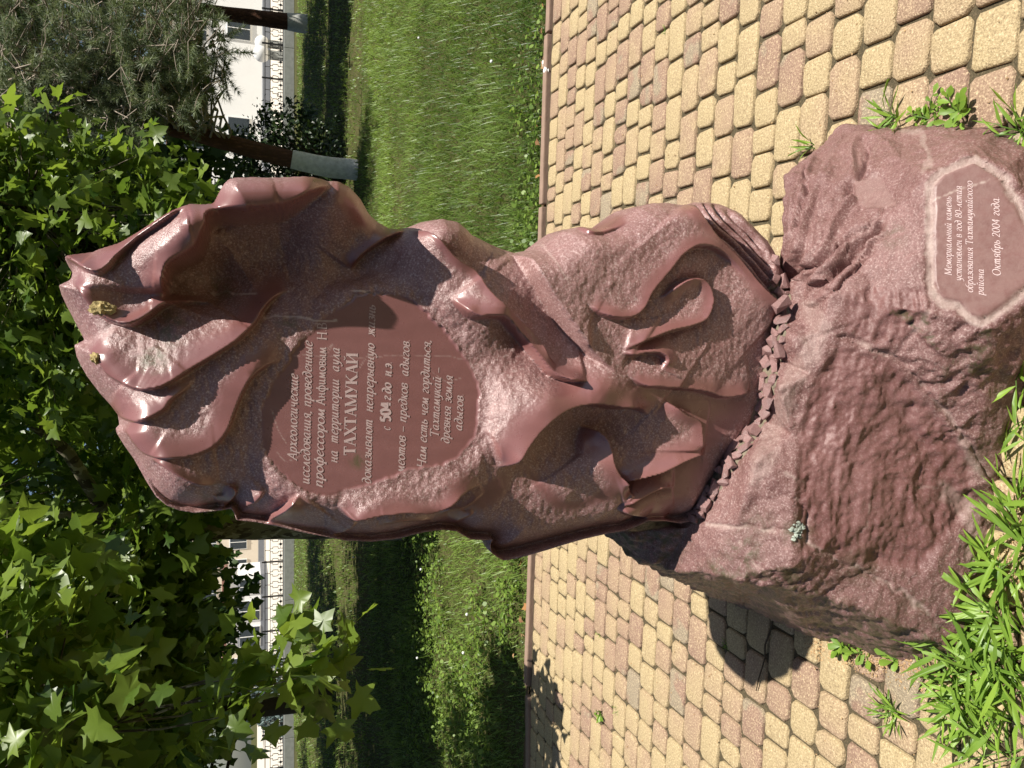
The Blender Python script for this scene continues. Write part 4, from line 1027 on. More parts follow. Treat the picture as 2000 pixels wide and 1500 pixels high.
def leaves_mesh(name, pos, dirs, nrm, size, tone, shape, mat, parent, fold=0.25, droop=0.25, rng=rs):
    n = len(pos); dirs = dirs/np.linalg.norm(dirs, axis=1)[:, None]
    w = np.cross(nrm, dirs); w /= np.maximum(np.linalg.norm(w, axis=1), 1e-6)[:, None]; u = np.cross(dirs, w)
    sh = np.concatenate((np.array([(0.36, 0.0)]), shape)); m = len(sh)
    jit = 1+rng.uniform(-.09, .09, (n, m, 1))
    fo = fold*rng.uniform(-.4, 1.8, n)[:, None]; dr = droop*rng.uniform(-.3, 1.8, n)[:, None]
    zz = fo*np.abs(sh[None, :, 1])**1.5 - dr*(sh[None, :, 0]**2) + rng.uniform(-.022, .022, (n, m)) + rng.uniform(-.25, .25, n)[:, None]*sh[None, :, 0]*sh[None, :, 1]
    V = pos[:, None]+(dirs[:, None]*sh[None, :, :1]*jit+w[:, None]*sh[None, :, 1:]*jit+u[:, None]*zz[..., None])*size[:, None, None]
    k = len(shape); b = (np.arange(n)*m)[:, None, None]
    F = (b+np.array([(0, 1+i, 1+(i+1) % k) for i in range(k)])[None]).reshape(-1, 3)
    me = mesh_np(name, V.reshape(-1, 3), F, mat, True); vattr(me, 'tone', np.repeat(tone, m))
    return obj(name, me, parent)
PLANE = leaf_mat('plane_tree_leaf', (0.055, 0.115, 0.016), (0.22, 0.31, 0.05), 0.52, 0.36, spec=0.5)
FARLEAF = leaf_mat('far_leaf', (0.030, 0.070, 0.014), (0.11, 0.18, 0.035), 0.40, 0.45)
BUSH = leaf_mat('dark_shrub_leaf', (0.016, 0.035, 0.012), (0.045, 0.075, 0.022), 0.2, 0.4)
NEEDLE = leaf_mat('pine_needle', (0.085, 0.125, 0.060), (0.30, 0.35, 0.20), 0.25, 0.45)
SPRUCE = leaf_mat('blue_spruce_needle', (0.10, 0.15, 0.15), (0.24, 0.32, 0.32), 0.15, 0.6)
def plane_bark():
    m = Mat('plane_bark'); co = m.coord('Object'); mp = m.n('ShaderNodeMapping'); m.i(mp, 'Vector', co); mp.inputs['Scale'].default_value = (1, 1, 0.55)
    f = m.noise(9, 3, 0.5, mp.outputs[0], 0.5); g = m.noise(14, 3, 0.5, mp.outputs[0], 1.0)
    c = m.mix(m.ramp(f, [(0.47, 0), (0.50, 1)], 'LINEAR'), (0.085, 0.070, 0.052), (0.19, 0.175, 0.12))
    c = m.mix(m.ramp(g, [(0.58, 0), (0.60, 1)]), c, (0.36, 0.34, 0.27))
    return m.done(m.bsdf(c, 0.9, m.bump(f, 0.5, 0.01), 0.2))
def pine_bark():
    m = Mat('pine_bark'); co = m.coord('Object'); mp = m.n('ShaderNodeMapping'); m.i(mp, 'Vector', co); mp.inputs['Scale'].default_value = (1, 1, 0.3)
    v = m.n('ShaderNodeTexVoronoi'); m.i(v, 'Vector', mp.outputs[0]); v.inputs['Scale'].default_value = 22; f = m.noise(30, 5, 0.7, co)
    c = m.mix(f, (0.10, 0.045, 0.026), (0.24, 0.115, 0.070)); c = m.mix(m.ramp(v.outputs['Distance'], [(0.0, 0.0), (0.5, 0.7)]), c, (0.055, 0.030, 0.022))
    return m.done(m.bsdf(c, 0.95, m.bump(m.math('ADD', v.outputs['Distance'], f), 0.8, 0.03), 0.15))
PBARK, NBARK = plane_bark(), pine_bark()
TWIG = plain_mat('grey_twig', (0.30, 0.25, 0.20), 0.9, 0.3, 30, 0.3, 0.003, 0.2)
DTWIG = plain_mat('brown_twig', (0.075, 0.058, 0.038), 0.9, 0.3, 30, 0.3, 0.003, 0.2)
LIME = plain_mat('whitewash', (0.58, 0.58, 0.54), 0.9, 0.45, 16, 0.8, 0.012, 0.1)

def bent(a, b, sag, n=6, rng=rs, wob=0.06):
    a, b = np.array(a, float), np.array(b, float); t = np.linspace(0, 1, n)[:, None]
    L = np.linalg.norm(b-a); P = a+(b-a)*t; P[:, 2] += sag*L*4*(t*(1-t))[:, 0]
    P[1:-1] += rng.uniform(-wob, wob, (n-2, 3))*L*0.5
    return P
def plane_clusters(centers, per, spread, size, rng=rs, hang=0.5, tone_mid=0.5):
    """leaves set round twig ends"""
    n = len(centers)*per; c = np.repeat(centers, per, 0)
    off = rng.normal(0, 1, (n, 3)); off /= np.linalg.norm(off, axis=1)[:, None]; off *= (rng.uniform(.15, 1, n)**.7)[:, None]*spread
    pos = c+off
    d = off/spread+np.c_[rng.uniform(-.5, .5, n), rng.uniform(-.5, .5, n), rng.uniform(-1.0, .15, n)*hang*2]
    nr = np.c_[rng.normal(0, .55, n)+.15, rng.normal(0, .55, n)-.12, np.ones(n)]
    return pos, d, nr, size*rng.uniform(.55, 1.3, n), np.clip(tone_mid+rng.normal(0, .28, n), 0, 1)
def in_ell(n, c, r, rng=rs, shell=0.0):
    out = []
    while len(out) < n:
        p = rng.uniform(-1, 1, 3); l = np.linalg.norm(p)
        if shell < l < 1: out.append(np.array(c)+p*np.array(r))
    return np.array(out)

# ------------------------------------------------------------------ the plane tree behind the stone
T1 = empty('plane_tree', (-1.55, 8.8, 0)); tag(T1, 'mottled plane tree spreading over the lawn behind the carved slab', 'tree')
o1 = np.array((-1.55, 8.8, 0.0))
tp = np.array([(0,0,-.1),(.0,.0,.6),(.05,.02,1.6),(.08,.0,2.8),(.10,.05,4.2),(.05,.1,6.0),(.1,.1,8.0)])
V_, F_ = tube(catmull(tp, 5), np.interp(np.arange(31), [0, 5, 20, 30], [.26, .20, .165, .07]), 14, noise=.05)
obj('trunk', mesh_np('trunk', V_, F_, PBARK), T1)
cA = np.concatenate((in_ell(36, (-1.75, 3.9, 2.62), (.85, .55, .52)), in_ell(24, (-1.2, 4.3, 2.75), (.55, .5, .55)), in_ell(30, (-2.3, 4.4, 2.8), (.9, .6, .55)), in_ell(4, (-1.33, 3.95, 1.42), (.13, .15, .13)), in_ell(3, (-1.55, 4.0, 1.75), (.16, .2, .15)), in_ell(22, (-2.1, 5.2, 3.2), (1.2, .7, .9))))
cB = np.concatenate((in_ell(110, (1.15, 6.9, 3.2), (1.10, .9, 1.05)), in_ell(60, (.7, 7.3, 4.3), (1.5, 1.0, 1.1)), in_ell(40, (.35, 7.2, 2.9), (.9, .7, .9)), in_ell(20, (1.05, 6.5, 2.2), (.5, .4, .30))))
cC = np.concatenate((in_ell(330, (-3.2, 9.6, 4.9), (3.6, 2.6, 2.9)), in_ell(130, (-1.0, 9.2, 4.2), (2.2, 2.0, 2.0)), in_ell(120, (-4.2, 8.2, 3.1), (2.3, 1.8, 1.4)), in_ell(170, (-2.0, 10.5, 7.5), (4.2, 2.8, 2.0)), in_ell(110, (-2.6, 7.2, 3.3), (1.6, 1.0, 1.0)), in_ell(70, (-1.6, 8.0, 2.35), (1.0, .8, .5))))
cC = cC[cC[:, 2] > 2.2]
def off_trunk(c):                                                  # keep the view to the mottled trunk open
    x_, y_ = project(c[:, 0], c[:, 1], c[:, 2]); return c[~((x_ < 215) & (y_ > 935) & (y_ < 1045) & (c[:, 1] < 9.0))]
cA, cC = off_trunk(cA), off_trunk(cC)
wood = Acc()
for tgt, zst in (((-1.9, 4.6, 2.9), 3.2), ((-2.6, 4.9, 2.8), 3.6), ((1.4, 7.0, 3.4), 3.0), ((.7, 7.3, 4.5), 4.0), ((-4.2, 9.4, 4.6), 3.2), ((-3.2, 10.6, 6.0), 4.6), ((-.3, 9.8, 6.2), 5.0), ((-5.2, 8.4, 3.6), 3.4), ((-2.4, 7.2, 3.6), 2.9)):
    st = o1+np.array((np.interp(zst, tp[:, 2], tp[:, 0]), np.interp(zst, tp[:, 2], tp[:, 1]), zst))
    P_ = bent(st, tgt, .10, 9); wood.add(*tube(P_-o1, np.linspace(.075, .018, 9), 7))
hubs = np.array([(-1.9, 4.6, 2.9), (-2.6, 4.9, 2.8), (1.4, 7.0, 3.4), (.7, 7.3, 4.5), (-4.2, 9.4, 4.6), (-3.2, 10.6, 6.0), (-.3, 9.8, 6.2), (-5.2, 8.4, 3.6), (-2.4, 7.2, 3.6), (-1.45, 8.8, 5.5)])
for c in np.concatenate((cA, cB, cC[::2])):
    h = hubs[np.argmin(((hubs-c)**2).sum(1))]; P_ = bent(h, c, -.04, 5); wood.add(*tube(P_-o1, np.linspace(.011, .003, 5), 4))
lm = wood.build('limbs', PBARK, T1)
pa = plane_clusters(cA, 17, .29, .125, tone_mid=.6)
pb_ = plane_clusters(cB, 24, .33, .115, tone_mid=.6)
pcl = plane_clusters(cC, 19, .45, .165, tone_mid=.5)
for nm, q in (('crown', pa), ('crown', pb_), ('crown', pcl)):
    leaves_mesh(nm, q[0]-o1, q[1], q[2], q[3], q[4], PLANE_LEAF, PLANE, T1)

# ------------------------------------------------------------------ trees further back
def back_tree(name, label, base, height, trunk_r, ells, per, spread, size, mat, bark, shape=LOBE_LEAF, lean=(0, 0), tone=.4, seed=1, white=None, group=None):
    rng = np.random.RandomState(seed); T = empty(name, (base[0], base[1], 0)); tag(T, label, 'tree', group)
    P_ = catmull([(0, 0, -.1), (lean[0]*.25, lean[1]*.25, height*.3), (lean[0]*.6, lean[1]*.6, height*.62), (lean[0], lean[1], height)], 6)
    V_, F_ = tube(P_, np.linspace(trunk_r*1.15, trunk_r*.35, len(P_)), 10, noise=.05, seed=seed); obj('trunk', mesh_np('trunk', V_, F_, bark), T)
    b0 = np.array((base[0], base[1], 0.0)); cs = np.concatenate([in_ell(n_, c_, r_, rng) for n_, c_, r_ in ells])
    cs = cs[cs[:, 2] > 1.4]; w = Acc()
    for c in cs[::6]:
        z = min(c[2]*.75, height*.95); st = np.array((np.interp(z, P_[:, 2], P_[:, 0]), np.interp(z, P_[:, 2], P_[:, 1]), z)); w.add(*tube(bent(st, c-b0, .06, 5, rng), np.linspace(.05, .008, 5), 5))
    w.build('limbs', bark, T)
    q = plane_clusters(cs, per, spread, size, rng, .5, tone)
    leaves_mesh('crown', q[0]-b0, q[1], q[2], q[3], q[4], shape, mat, T, rng=rng)
    if white:
        k = P_[:, 2] <= white; Pw = P_[k]; V_, F_ = tube(Pw, np.linspace(trunk_r*1.15, trunk_r*.9, len(Pw))+.012, 10, noise=.05, seed=seed); obj('whitewash', mesh_np('whitewash', V_, F_, LIME), T)
    return T
back_tree('broadleaf_tree', 'dark leafy tree left of plane tree near the iron fence', (-6.8, 17.0), 9, .20, [(240, (-6.6, 16.5, 5.2), (4.0, 3.0, 3.0)), (120, (-8.5, 15.5, 3.6), (3.0, 2.0, 1.6)), (60, (-4.4, 16.5, 3.0), (2.0, 1.5, 1.2))], 21, .66, .21, FARLEAF, DTWIG, seed=3)
back_tree('broadleaf_tree', 'tall leafy tree standing beyond the plane tree trunk', (-.8, 20.0), 11, .22, [(300, (-.6, 19.5, 6.0), (4.2, 3.0, 3.8)), (90, (.6, 18.5, 3.2), (2.4, 1.6, 1.3))], 20, .72, .21, FARLEAF, DTWIG, seed=4)
back_tree('broadleaf_tree', 'leafy tree between plane tree and leaning pine', (3.4, 19.0), 11, .20, [(300, (3.4, 19.0, 6.2), (3.6, 2.8, 4.0)), (100, (3.9, 18.2, 3.3), (2.2, 1.6, 1.6))], 20, .72, .21, FARLEAF, DTWIG, seed=5)
back_tree('broadleaf_tree', 'leafy tree rising behind the pines along the fence', (12.9, 23.0), 11, .22, [(260, (9.8, 22.5, 6.8), (4.4, 3.0, 4.0))], 20, .75, .23, FARLEAF, DTWIG, seed=6)
back_tree('broadleaf_tree', 'spreading tree over the fence left of blue spruce', (-13.5, 24.0), 11, .24, [(240, (-13.0, 23.0, 6.4), (4.6, 3.4, 3.6)), (60, (-15, 21.5, 3.6), (3, 2, 1.4))], 20, .76, .23, FARLEAF, DTWIG, seed=7)
back_tree('broadleaf_tree', 'unseen broadleaf tree added to shade the lawn at the pines', (13.2, 14.6), 11, .22, [(200, (12.2, 13.2, 7.2), (3.2, 2.6, 2.4)), (170, (8.2, 14.6, 8.4), (2.8, 2.2, 1.6)), (200, (11.0, 19.0, 8.0), (4.2, 3.0, 2.4))], 24, .72, .24, FARLEAF, DTWIG, seed=14)  # added out of view, crowns placed to shade the far lawn
for k_, (bx_, by2, lb) in enumerate(((-4.5, -9.5, 'unseen broadleaf tree added facing the inscription to dim its skylight'), (3.5, -11.5, 'unseen leafy tree added in front of the stone to block sky'), (-11.0, -7.0, 'unseen leafy tree added by the left to block sky'))):  # unseen trees behind the camera, added to cut skylight on the stone front
    back_tree('broadleaf_tree', lb, (bx_, by2), 8, .22, [(150, (bx_, by2, 4.8), (4.2, 2.6, 3.0))], 20, .85, .34, FARLEAF, DTWIG, seed=40+k_)
# dark shrub behind the leaning pine
def shrub(name, label, base, ells, per, size, mat, seed, tone=.4):
    rng = np.random.RandomState(seed); T = empty(name, (base[0], base[1], 0)); tag(T, label, 'shrub'); b0 = np.array((base[0], base[1], 0.0))
    cs = np.concatenate([in_ell(n_, c_, r_, rng) for n_, c_, r_ in ells]); cs = cs[cs[:, 2] > .08]; w = Acc()
    for c in cs[::4]: w.add(*tube(bent((rng.uniform(-.2, .2), rng.uniform(-.2, .2), -.05), c-b0, .1, 5, rng), np.linspace(.02, .004, 5), 4))
    w.build('stems', DTWIG, T)
    q = plane_clusters(cs, per, .20, size, rng, .3, tone); leaves_mesh('foliage', q[0]-b0, q[1], q[2], q[3], q[4], SMALL_LEAF, mat, T, rng=rng); return T
shrub('evergreen_shrub', 'dark evergreen shrub behind the whitewashed leaning pine trunk', (3.9, 14.8), [(230, (4.1, 14.8, .95), (1.15, .8, 1.1)), (120, (3.1, 15.2, 1.5), (.9, .8, 1.3))], 22, .085, BUSH, 8)
shrub('evergreen_shrub', 'dark rounded shrub between leaning pine and the slab', (2.0, 16.0), [(220, (2.2, 16.0, 1.3), (1.2, .9, 1.5))], 22, .09, BUSH, 9)

# ------------------------------------------------------------------ pines
def pine(name, label, base, path, r0, r1, ells, tuft_n, needle, seed, white):
    rng = np.random.RandomState(seed); T = empty(name, (base[0], base[1], 0)); tag(T, label, 'tree'); b0 = np.array((base[0], base[1], 0.0))
    P_ = catmull(path, 6); R_ = np.linspace(r0, r1, len(P_)); V_, F_ = tube(P_, R_, 14, noise=.06, seed=seed); obj('trunk', mesh_np('trunk', V_, F_, NBARK), T)
    k = P_[:, 2] <= white; V_, F_ = tube(P_[k], R_[k]+.010, 14, noise=.06, seed=seed); obj('whitewash', mesh_np('whitewash', V_, F_, LIME), T)
    w = Acc(); pos, dr = [], []
    for n_, c_, r_ in ells:
        cs = in_ell(n_, c_, r_, rng)
        for c in cs:
            z = min(max(c[2]+rng.uniform(-.2, .9), 1.6), P_[-1, 2]); st = np.array((np.interp(z, P_[:, 2], P_[:, 0]), np.interp(z, P_[:, 2], P_[:, 1]), z))
            B_ = bent(st, c-b0, rng.uniform(-.06, .10), 8, rng, .14); w.add(*tube(B_, np.linspace(.022, .006, 8), 5))
            for s_ in range(rng.randint(3, 6)):
                a = B_[rng.randint(4, 8)]; e_ = a+rng.normal(0, 1, 3)*np.array((.28, .28, .16)); w.add(*tube(bent(a, e_, .05, 4, rng, .2), np.linspace(.006, .003, 4), 4))
                dd = (e_-a)/max(np.linalg.norm(e_-a), 1e-6); L_ = np.linalg.norm(e_-a)
                for f_ in np.linspace(.35, 1, max(3, int(L_/.07))): pos.append(a+(e_-a)*f_); dr.append(dd)
    w.build('branches', TWIG, T)
    pos, dr = np.array(pos), np.array(dr); m = tuft_n; n = len(pos)*m; p = np.repeat(pos, m, 0); d = np.repeat(dr, m, 0)*.9+rng.normal(0, .75, (n, 3)); d /= np.linalg.norm(d, axis=1)[:, None]
    side = np.cross(d, rng.normal(0, 1, (n, 3))); side /= np.maximum(np.linalg.norm(side, axis=1), 1e-6)[:, None]; L_ = needle*rng.uniform(.7, 1.2, n)[:, None]; wd = .0036
    V_ = np.stack((p+side*wd, p-side*wd, p+d*L_), 1).reshape(-1, 3); F_ = np.arange(n*3).reshape(-1, 3)
    me = mesh_np('needles', V_, F_, NEEDLE, False); vattr(me, 'tone', np.repeat(np.clip(np.repeat(rng.uniform(0, 1, len(pos)), m)*.6+rng.uniform(0, .4, n), 0, 1), 3)); o = obj('needles', me, T); o['kind'] = 'stuff'
    return T
pine('pine_tree', 'leaning red-barked pine with whitewashed foot behind the long grass', (3.55, 12.9), [(0, 0, -.15), (.02, 0, .5), (.13, 0, 1.3), (.33, 0, 2.4), (.48, .0, 3.4), (.72, .0, 4.6), (.85, .1, 6.5), (.9, .1, 8.0)], .165, .07,
     [(90, (4.3, 11.4, 3.7), (1.3, 1.0, 1.3)), (70, (4.5, 11.0, 2.6), (1.1, .8, .8)), (40, (3.5, 11.8, 4.0), (.9, .8, 1.1)), (36, (5.0, 12.2, 5.2), (1.5, 1.2, 1.2))], 26, .11, 21, 1.02)
pine('pine_tree', 'upright pine with whitewashed foot beside the iron fence', (10.9, 24.0), [(0, 0, -.15), (-.03, 0, 1.0), (-.05, 0, 3.0), (0, 0, 6.0), (.1, 0, 11.0)], .27, .10,
     [(36, (10.6, 23.0, 5.6), (2.6, 2.0, 2.4)), (24, (9.0, 22.5, 4.4), (1.8, 1.4, 1.6))], 22, .15, 22, .72)
pine('pine_tree', 'pine with low hanging boughs at right of leaning pine', (9.9, 15.5), [(0, 0, -.15), (.02, 0, 1.0), (.05, 0, 3.0), (0, 0, 6.0), (.1, 0, 9.0)], .17, .07,
     [(60, (7.0, 14.6, 4.6), (1.9, 1.3, 1.8)), (46, (6.4, 14.0, 3.1), (1.3, 1.0, .9)), (26, (8.3, 15.0, 6.0), (2.0, 1.4, 1.6))], 22, .12, 23, .9)

# ------------------------------------------------------------------ iron fence on its low wall
IRON = plain_mat('black_iron', (0.012, 0.012, 0.013), 0.5, 0.3, 60, 0.2, 0.002, 0.4)
CONC = plain_mat('weathered_concrete', (0.30, 0.31, 0.29), 0.9, 0.35, 6, 0.5, 0.01, 0.2)
FY = 31.0
fence = empty('iron_fence', (0, FY, 0)); tag(fence, 'black cast iron fence with rosettes on a low concrete wall', 'fence')
wall_seg = box_mesh('wall_block', (2.66, .34, .40), CONC, .02)
BAY = 1.33
def fence_panel():
    bmx = bmesh.new()
    def bx(x0, x1, z0, z1, t=.03, off=0):
        r = bmesh.ops.create_cube(bmx, size=1.0)['verts']
        for v in r: v.co = Vector(((x0+x1)/2+v.co.x*(x1-x0), v.co.y*t+off, (z0+z1)/2+v.co.z*(z1-z0)))
    H0, H1 = .36, 1.06
    bx(0, BAY, H1-.03, H1, .04); bx(0, BAY, H0, H0+.035, .04); bx(0, BAY, .845, .865, .028)
    U = BAY/3
    for k in range(3):
        c = U*(k+.5)
        bx(c-U/2-.008, c-U/2+.008, .85, H1-.02, .026)
        for s_ in (-1, 1):
            bx(c+s_*.165-.009, c+s_*.165+.009, H0, .56, .024); bx(c+s_*.10-.009, c+s_*.10+.009, .62, .76, .025); bx(c+s_*.165-.009, c+s_*.165+.009, .76, .85, .024)
            a_, b_ = sorted((c+s_*.09, c+s_*.175)); bx(a_, b_, .555, .573, .023); bx(a_, b_, .752, .770, .023); bx(c+s_*.105-.009, c+s_*.105+.009, .56, .63, .022)
            a_, b_ = sorted((c, c+s_*.16)); bx(a_, b_, .462, .478, .021)
        bx(c-.008, c+.008, H0, .58, .020)
        r = bmesh.ops.create_circle(bmx, segments=8, radius=.055, cap_ends=True)['verts']
        for v in r: v.co = Vector((c+v.co.x, -.02, .47+v.co.y))
        bmesh.ops.create_cone
    m_ = bpy.data.meshes.new('fence_panel'); bmx.to_mesh(m_); bmx.free(); m_.materials.append(IRON); return m_
fpm = fence_panel(); pom = box_mesh('post', (.055, .055, 1.12), IRON, .006)
x = -BAY*19-.2
while x < 26:
    o = obj('fence_panel', fpm, fence, (x, 0, 0)); o['kind'] = 'stuff'
    obj('post', pom, fence, (x, -.01, .60)); x += BAY
x = -27.0
while x < 27: obj('wall_block', wall_seg, fence, (x+1.33, .0, .16)); x += 2.665
# ------------------------------------------------------------------ square beyond the fence and its buildings
PLAZA = plain_mat('pale_paving', (0.55, 0.50, 0.42), 0.9, 0.12, .6, 0.2, .01, 0.2)
plz = obj('plaza', mesh_py('plaza', [(-120, 31.6, .0), (120, 31.6, .0), (120, 150, .0), (-120, 150, .0)], [(0, 1, 2, 3)], PLAZA)); tag(plz, kind='structure')
WHITE = plain_mat('white_render', (0.74, 0.74, 0.72), 0.85, 0.06, 1.2, 0.2, .01, 0.2); CREAM = plain_mat('cream_render', (0.66, 0.58, 0.47), 0.85, 0.08, 1.2, 0.2, .01, 0.2)
GREYP = plain_mat('grey_panel', (0.17, 0.18, 0.20), 0.6, 0.15, 2.0, 0.1, .01, 0.4); ROOF = plain_mat('metal_roof', (0.24, 0.12, 0.09), 0.6, 0.15, 1.0, 0.1, .01, 0.4)
def glass_mat():
    m = Mat('dark_window_glass'); return m.done(m.bsdf((0.035, 0.045, 0.055), 0.12, None, 0.6))
GLASS = glass_mat()
def house(name, label, x0, x1, y0, dep, h, wallm, wins, roof=True, sill=True):
    T = empty(name, ((x0+x1)/2, y0, 0)); tag(T, label, 'building'); w = x1-x0
    # wall as a box whose front carries real openings (frame, reveal, pane)
    o = obj('wall', box_mesh('wall', (w, dep, h), wallm, .03), T, (0, dep/2, h/2))
    for (wx, wz, ww, wh) in wins:
        f_ = obj('window', box_mesh('window', (ww+.16, .14, wh+.16), WHITE, .02), T, (wx, -.03, wz))
        obj('pane', box_mesh('pane', (ww, .06, wh), GLASS, .0), f_, (0, -.07, 0)); obj('mullion', box_mesh('mullion', (.06, .05, wh), WHITE, .0), f_, (0, -.11, 0))
    if roof:
        ro = obj('roof', box_mesh('roof', (w+.8, dep+.8, .35), ROOF, .05), T, (0, dep/2, h+.18))
    obj('plinth', box_mesh('plinth', (w+.1, dep+.1, .6), GREYP, .02), T, (0, dep/2, .3))
    return T
house('white_building', 'long white building beyond the fence behind the pines', 13.0, 34.0, 62.0, 10, 7.0, WHITE, [(-4.6, 2.3, 2.6, 1.5), (3.5, 2.3, 1.6, 1.6), (7.0, 2.3, 1.6, 1.6)]+[(-9+3.0*k, 5.4, 1.5, 1.6) for k in range(7)])
house('cream_building', 'tall cream apartment block seen through the leaves', -34.0, -14.5, 86.0, 12, 15.0, CREAM, [(-8+2.6*k, 2.6+3.0*j, 1.4, 1.6) for k in range(7) for j in range(4)])
house('white_pavilion', 'low white pavilion with grey panels left of the slab', -23.0, -16.5, 70.0, 5, 3.4, WHITE, [(-2.0, 1.5, 1.6, 1.6), (.2, 1.5, 1.6, 1.6), (2.3, 1.5, 1.2, 1.6)])
house('pale_house', 'pale house far behind the middle of lawn', -6.0, 9.0, 90.0, 10, 9.0, CREAM, [(-5+2.8*k, 2.6+3.0*j, 1.4, 1.6) for k in range(5) for j in range(2)])
# blue spruce beyond the fence
rng = np.random.RandomState(31); SPR = empty('blue_spruce', (-14.9, 39.0, 0)); tag(SPR, 'silvery blue spruce with drooping boughs beyond the iron fence', 'tree')
V_, F_ = tube([(0, 0, -.1), (0, 0, 3), (0, 0, 8)], [.18, .12, .03], 8); obj('trunk', mesh_np('trunk', V_, F_, NBARK), SPR)
pos, dr, w = [], [], Acc()
for k in range(240):
    z = rng.uniform(.3, 7.4); R_ = (7.8-z)/7.8*2.5*rng.uniform(.7, 1.05); a = rng.uniform(0, 6.283); e_ = np.array((math.cos(a)*R_, math.sin(a)*R_, z-.35*R_))
    B_ = bent((0, 0, z), e_, .08, 6, rng, .05); w.add(*tube(B_, np.linspace(.02, .006, 6), 4))
    for f_ in np.linspace(.25, 1, 12):
        p = B_[0]+(B_[-1]-B_[0])*f_; p[2] += .08*R_*4*f_*(1-f_)
        for s_ in range(3):
            L_ = rng.uniform(.12, .35); pos.append(p+rng.normal(0, .05, 3)); dr.append(np.array((rng.normal(0, .25), rng.normal(0, .25), -1.0))*L_)
w.build('branches', DTWIG, SPR)
pos, dr = np.array(pos), np.array(dr); m = 3; n = len(pos)*m; p = np.repeat(pos, m, 0); d = np.repeat(dr, m, 0)+rng.normal(0, .04, (n, 3)); side = np.cross(d, rng.normal(0, 1, (n, 3))); side /= np.linalg.norm(side, axis=1)[:, None]
V_ = np.stack((p+side*.02, p-side*.02, p+d*.6-side*.022, p+d, p+d*.6+side*.022), 1).reshape(-1, 3); b = (np.arange(n)*5)[:, None]; F3 = np.concatenate((b+np.array((0, 1, 2)), b+np.array((0, 2, 4)), b+np.array((4, 2, 3))))
me = mesh_np('foliage', V_, F3, SPRUCE, False); vattr(me, 'tone', np.repeat(rng.uniform(0, 1, n), 5)); obj('foliage', me, SPR)
# ------------------------------------------------------------------ weeds, litter and other small things
WEED = leaf_mat('weed_leaf', (0.10, 0.20, 0.025), (0.27, 0.42, 0.06), 0.35, 0.42)
STRAW = plain_mat('dry_brown', (0.26, 0.15, 0.07), 0.9, 0.4, 60, 0.3, .003, 0.2)
LANCE = np.array([(0,0),(.12,.032),(.35,.058),(.65,.048),(.88,.02),(1,0),(.88,-.02),(.65,-.048),(.35,-.058),(.12,-.032)])
SPOON = np.array([(0,0),(.3,.14),(.65,.27),(.9,.2),(1,0),(.9,-.2),(.65,-.27),(.3,-.14)])
def weed(name, label, loc, nst, leafn, ll, reach, shape, seed, group=None, up=.35, mat=None, bias=None):
    rng = np.random.RandomState(seed); T = empty(name, loc); tag(T, label, 'weed', group); st = Acc(); pos, dr, nr = [], [], []
    for k in range(nst):
        a = rng.uniform(0, 6.283) if bias is None else bias+rng.normal(0, .7); R_ = reach*rng.uniform(.5, 1.1); e_ = np.array((math.cos(a)*R_, math.sin(a)*R_, R_*up*rng.uniform(.4, 1.6)))
        B_ = bent((rng.uniform(-.01, .01), rng.uniform(-.01, .01), -.012), e_, .12, 6, rng, .06); st.add(*tube(B_, np.linspace(.0022, .0010, 6), 5))
        for j in range(leafn):
            f_ = (j+.7)/leafn; i_ = f_*5; i0 = min(int(i_), 4); p = B_[i0]+(B_[i0+1]-B_[i0])*(i_-i0); t_ = B_[i0+1]-B_[i0]; t_ /= np.linalg.norm(t_)
            sd_ = np.cross(t_, (0, 0, 1.0)); sd_ /= max(np.linalg.norm(sd_), 1e-6); sg = 1 if j % 2 else -1
            pos.append(p); dr.append(t_*.55+sd_*sg*rng.uniform(.5, 1.1)+np.array((0, 0, rng.uniform(.0, .7)))); nr.append(np.array((rng.normal(0, .3), rng.normal(0, .3), 1.0)))
        pos.append(B_[-1]); dr.append(t_+np.array((0, 0, .3))); nr.append(np.array((rng.normal(0, .3), rng.normal(0, .3), 1.0)))
    st.build('stem', mat or WEED, T)
    n = len(pos); leaves_mesh('foliage', np.array(pos), np.array(dr), np.array(nr), ll*rng.uniform(.6, 1.25, n), rng.uniform(.2, 1, n), shape, mat or WEED, T, .35, .35, rng)
    me_ = T.children[0].data
    if 'tone' not in me_.attributes: vattr(me_, 'tone', np.full(len(me_.vertices), .4))
    return T
wl = [(1990,690,5,.085),(1985,745,4,.08),(1990,800,4,.08),(1962,850,3,.07),(1985,1010,4,.08),(1968,1045,6,.095),(1990,1090,6,.095),(1950,1120,5,.09),(1980,1160,6,.095),(1942,1195,6,.095),(1975,1235,7,.10),(1925,1250,6,.095),(1955,1300,7,.10),
      (1915,1300,6,.09),(1880,1318,6,.09),(1990,1340,6,.10),(1935,1360,6,.095),(1895,1380,6,.085),(1970,1410,6,.095),(1920,1430,4,.085),(1995,1470,5,.09),(1835,1322,4,.07),(1850,1350,4,.07)]
for k, (x, y, ns, ll) in enumerate(wl):
    p = at_z(x+10, y, 0); weed('crabgrass', 'bright green crabgrass sprawling along the front foot of boulder', p, max(ns-2, 3), 4, ll*1.08, .10, LANCE, 200+k, 'crabgrass along the boulder', .45)
for k, (x, y) in enumerate(((1660,1262),(1690,1272),(1640,1255),(1760,1290))):
    weed('seedling', 'small broad-leaved seedling beside the shaded flank of boulder', at_z(x, y, 0), 4, 2, .034, .03, SPOON, 240+k, 'seedlings along the flank', .5)
for k, (x, y) in enumerate(((1742,1388),(1752,1400))): weed('paving_tuft', 'little grass tuft in a paving joint left of boulder', at_z(x, y, 0), 6, 2, .05, .035, LANCE, 250+k, 'tufts in the paving joints', .5)
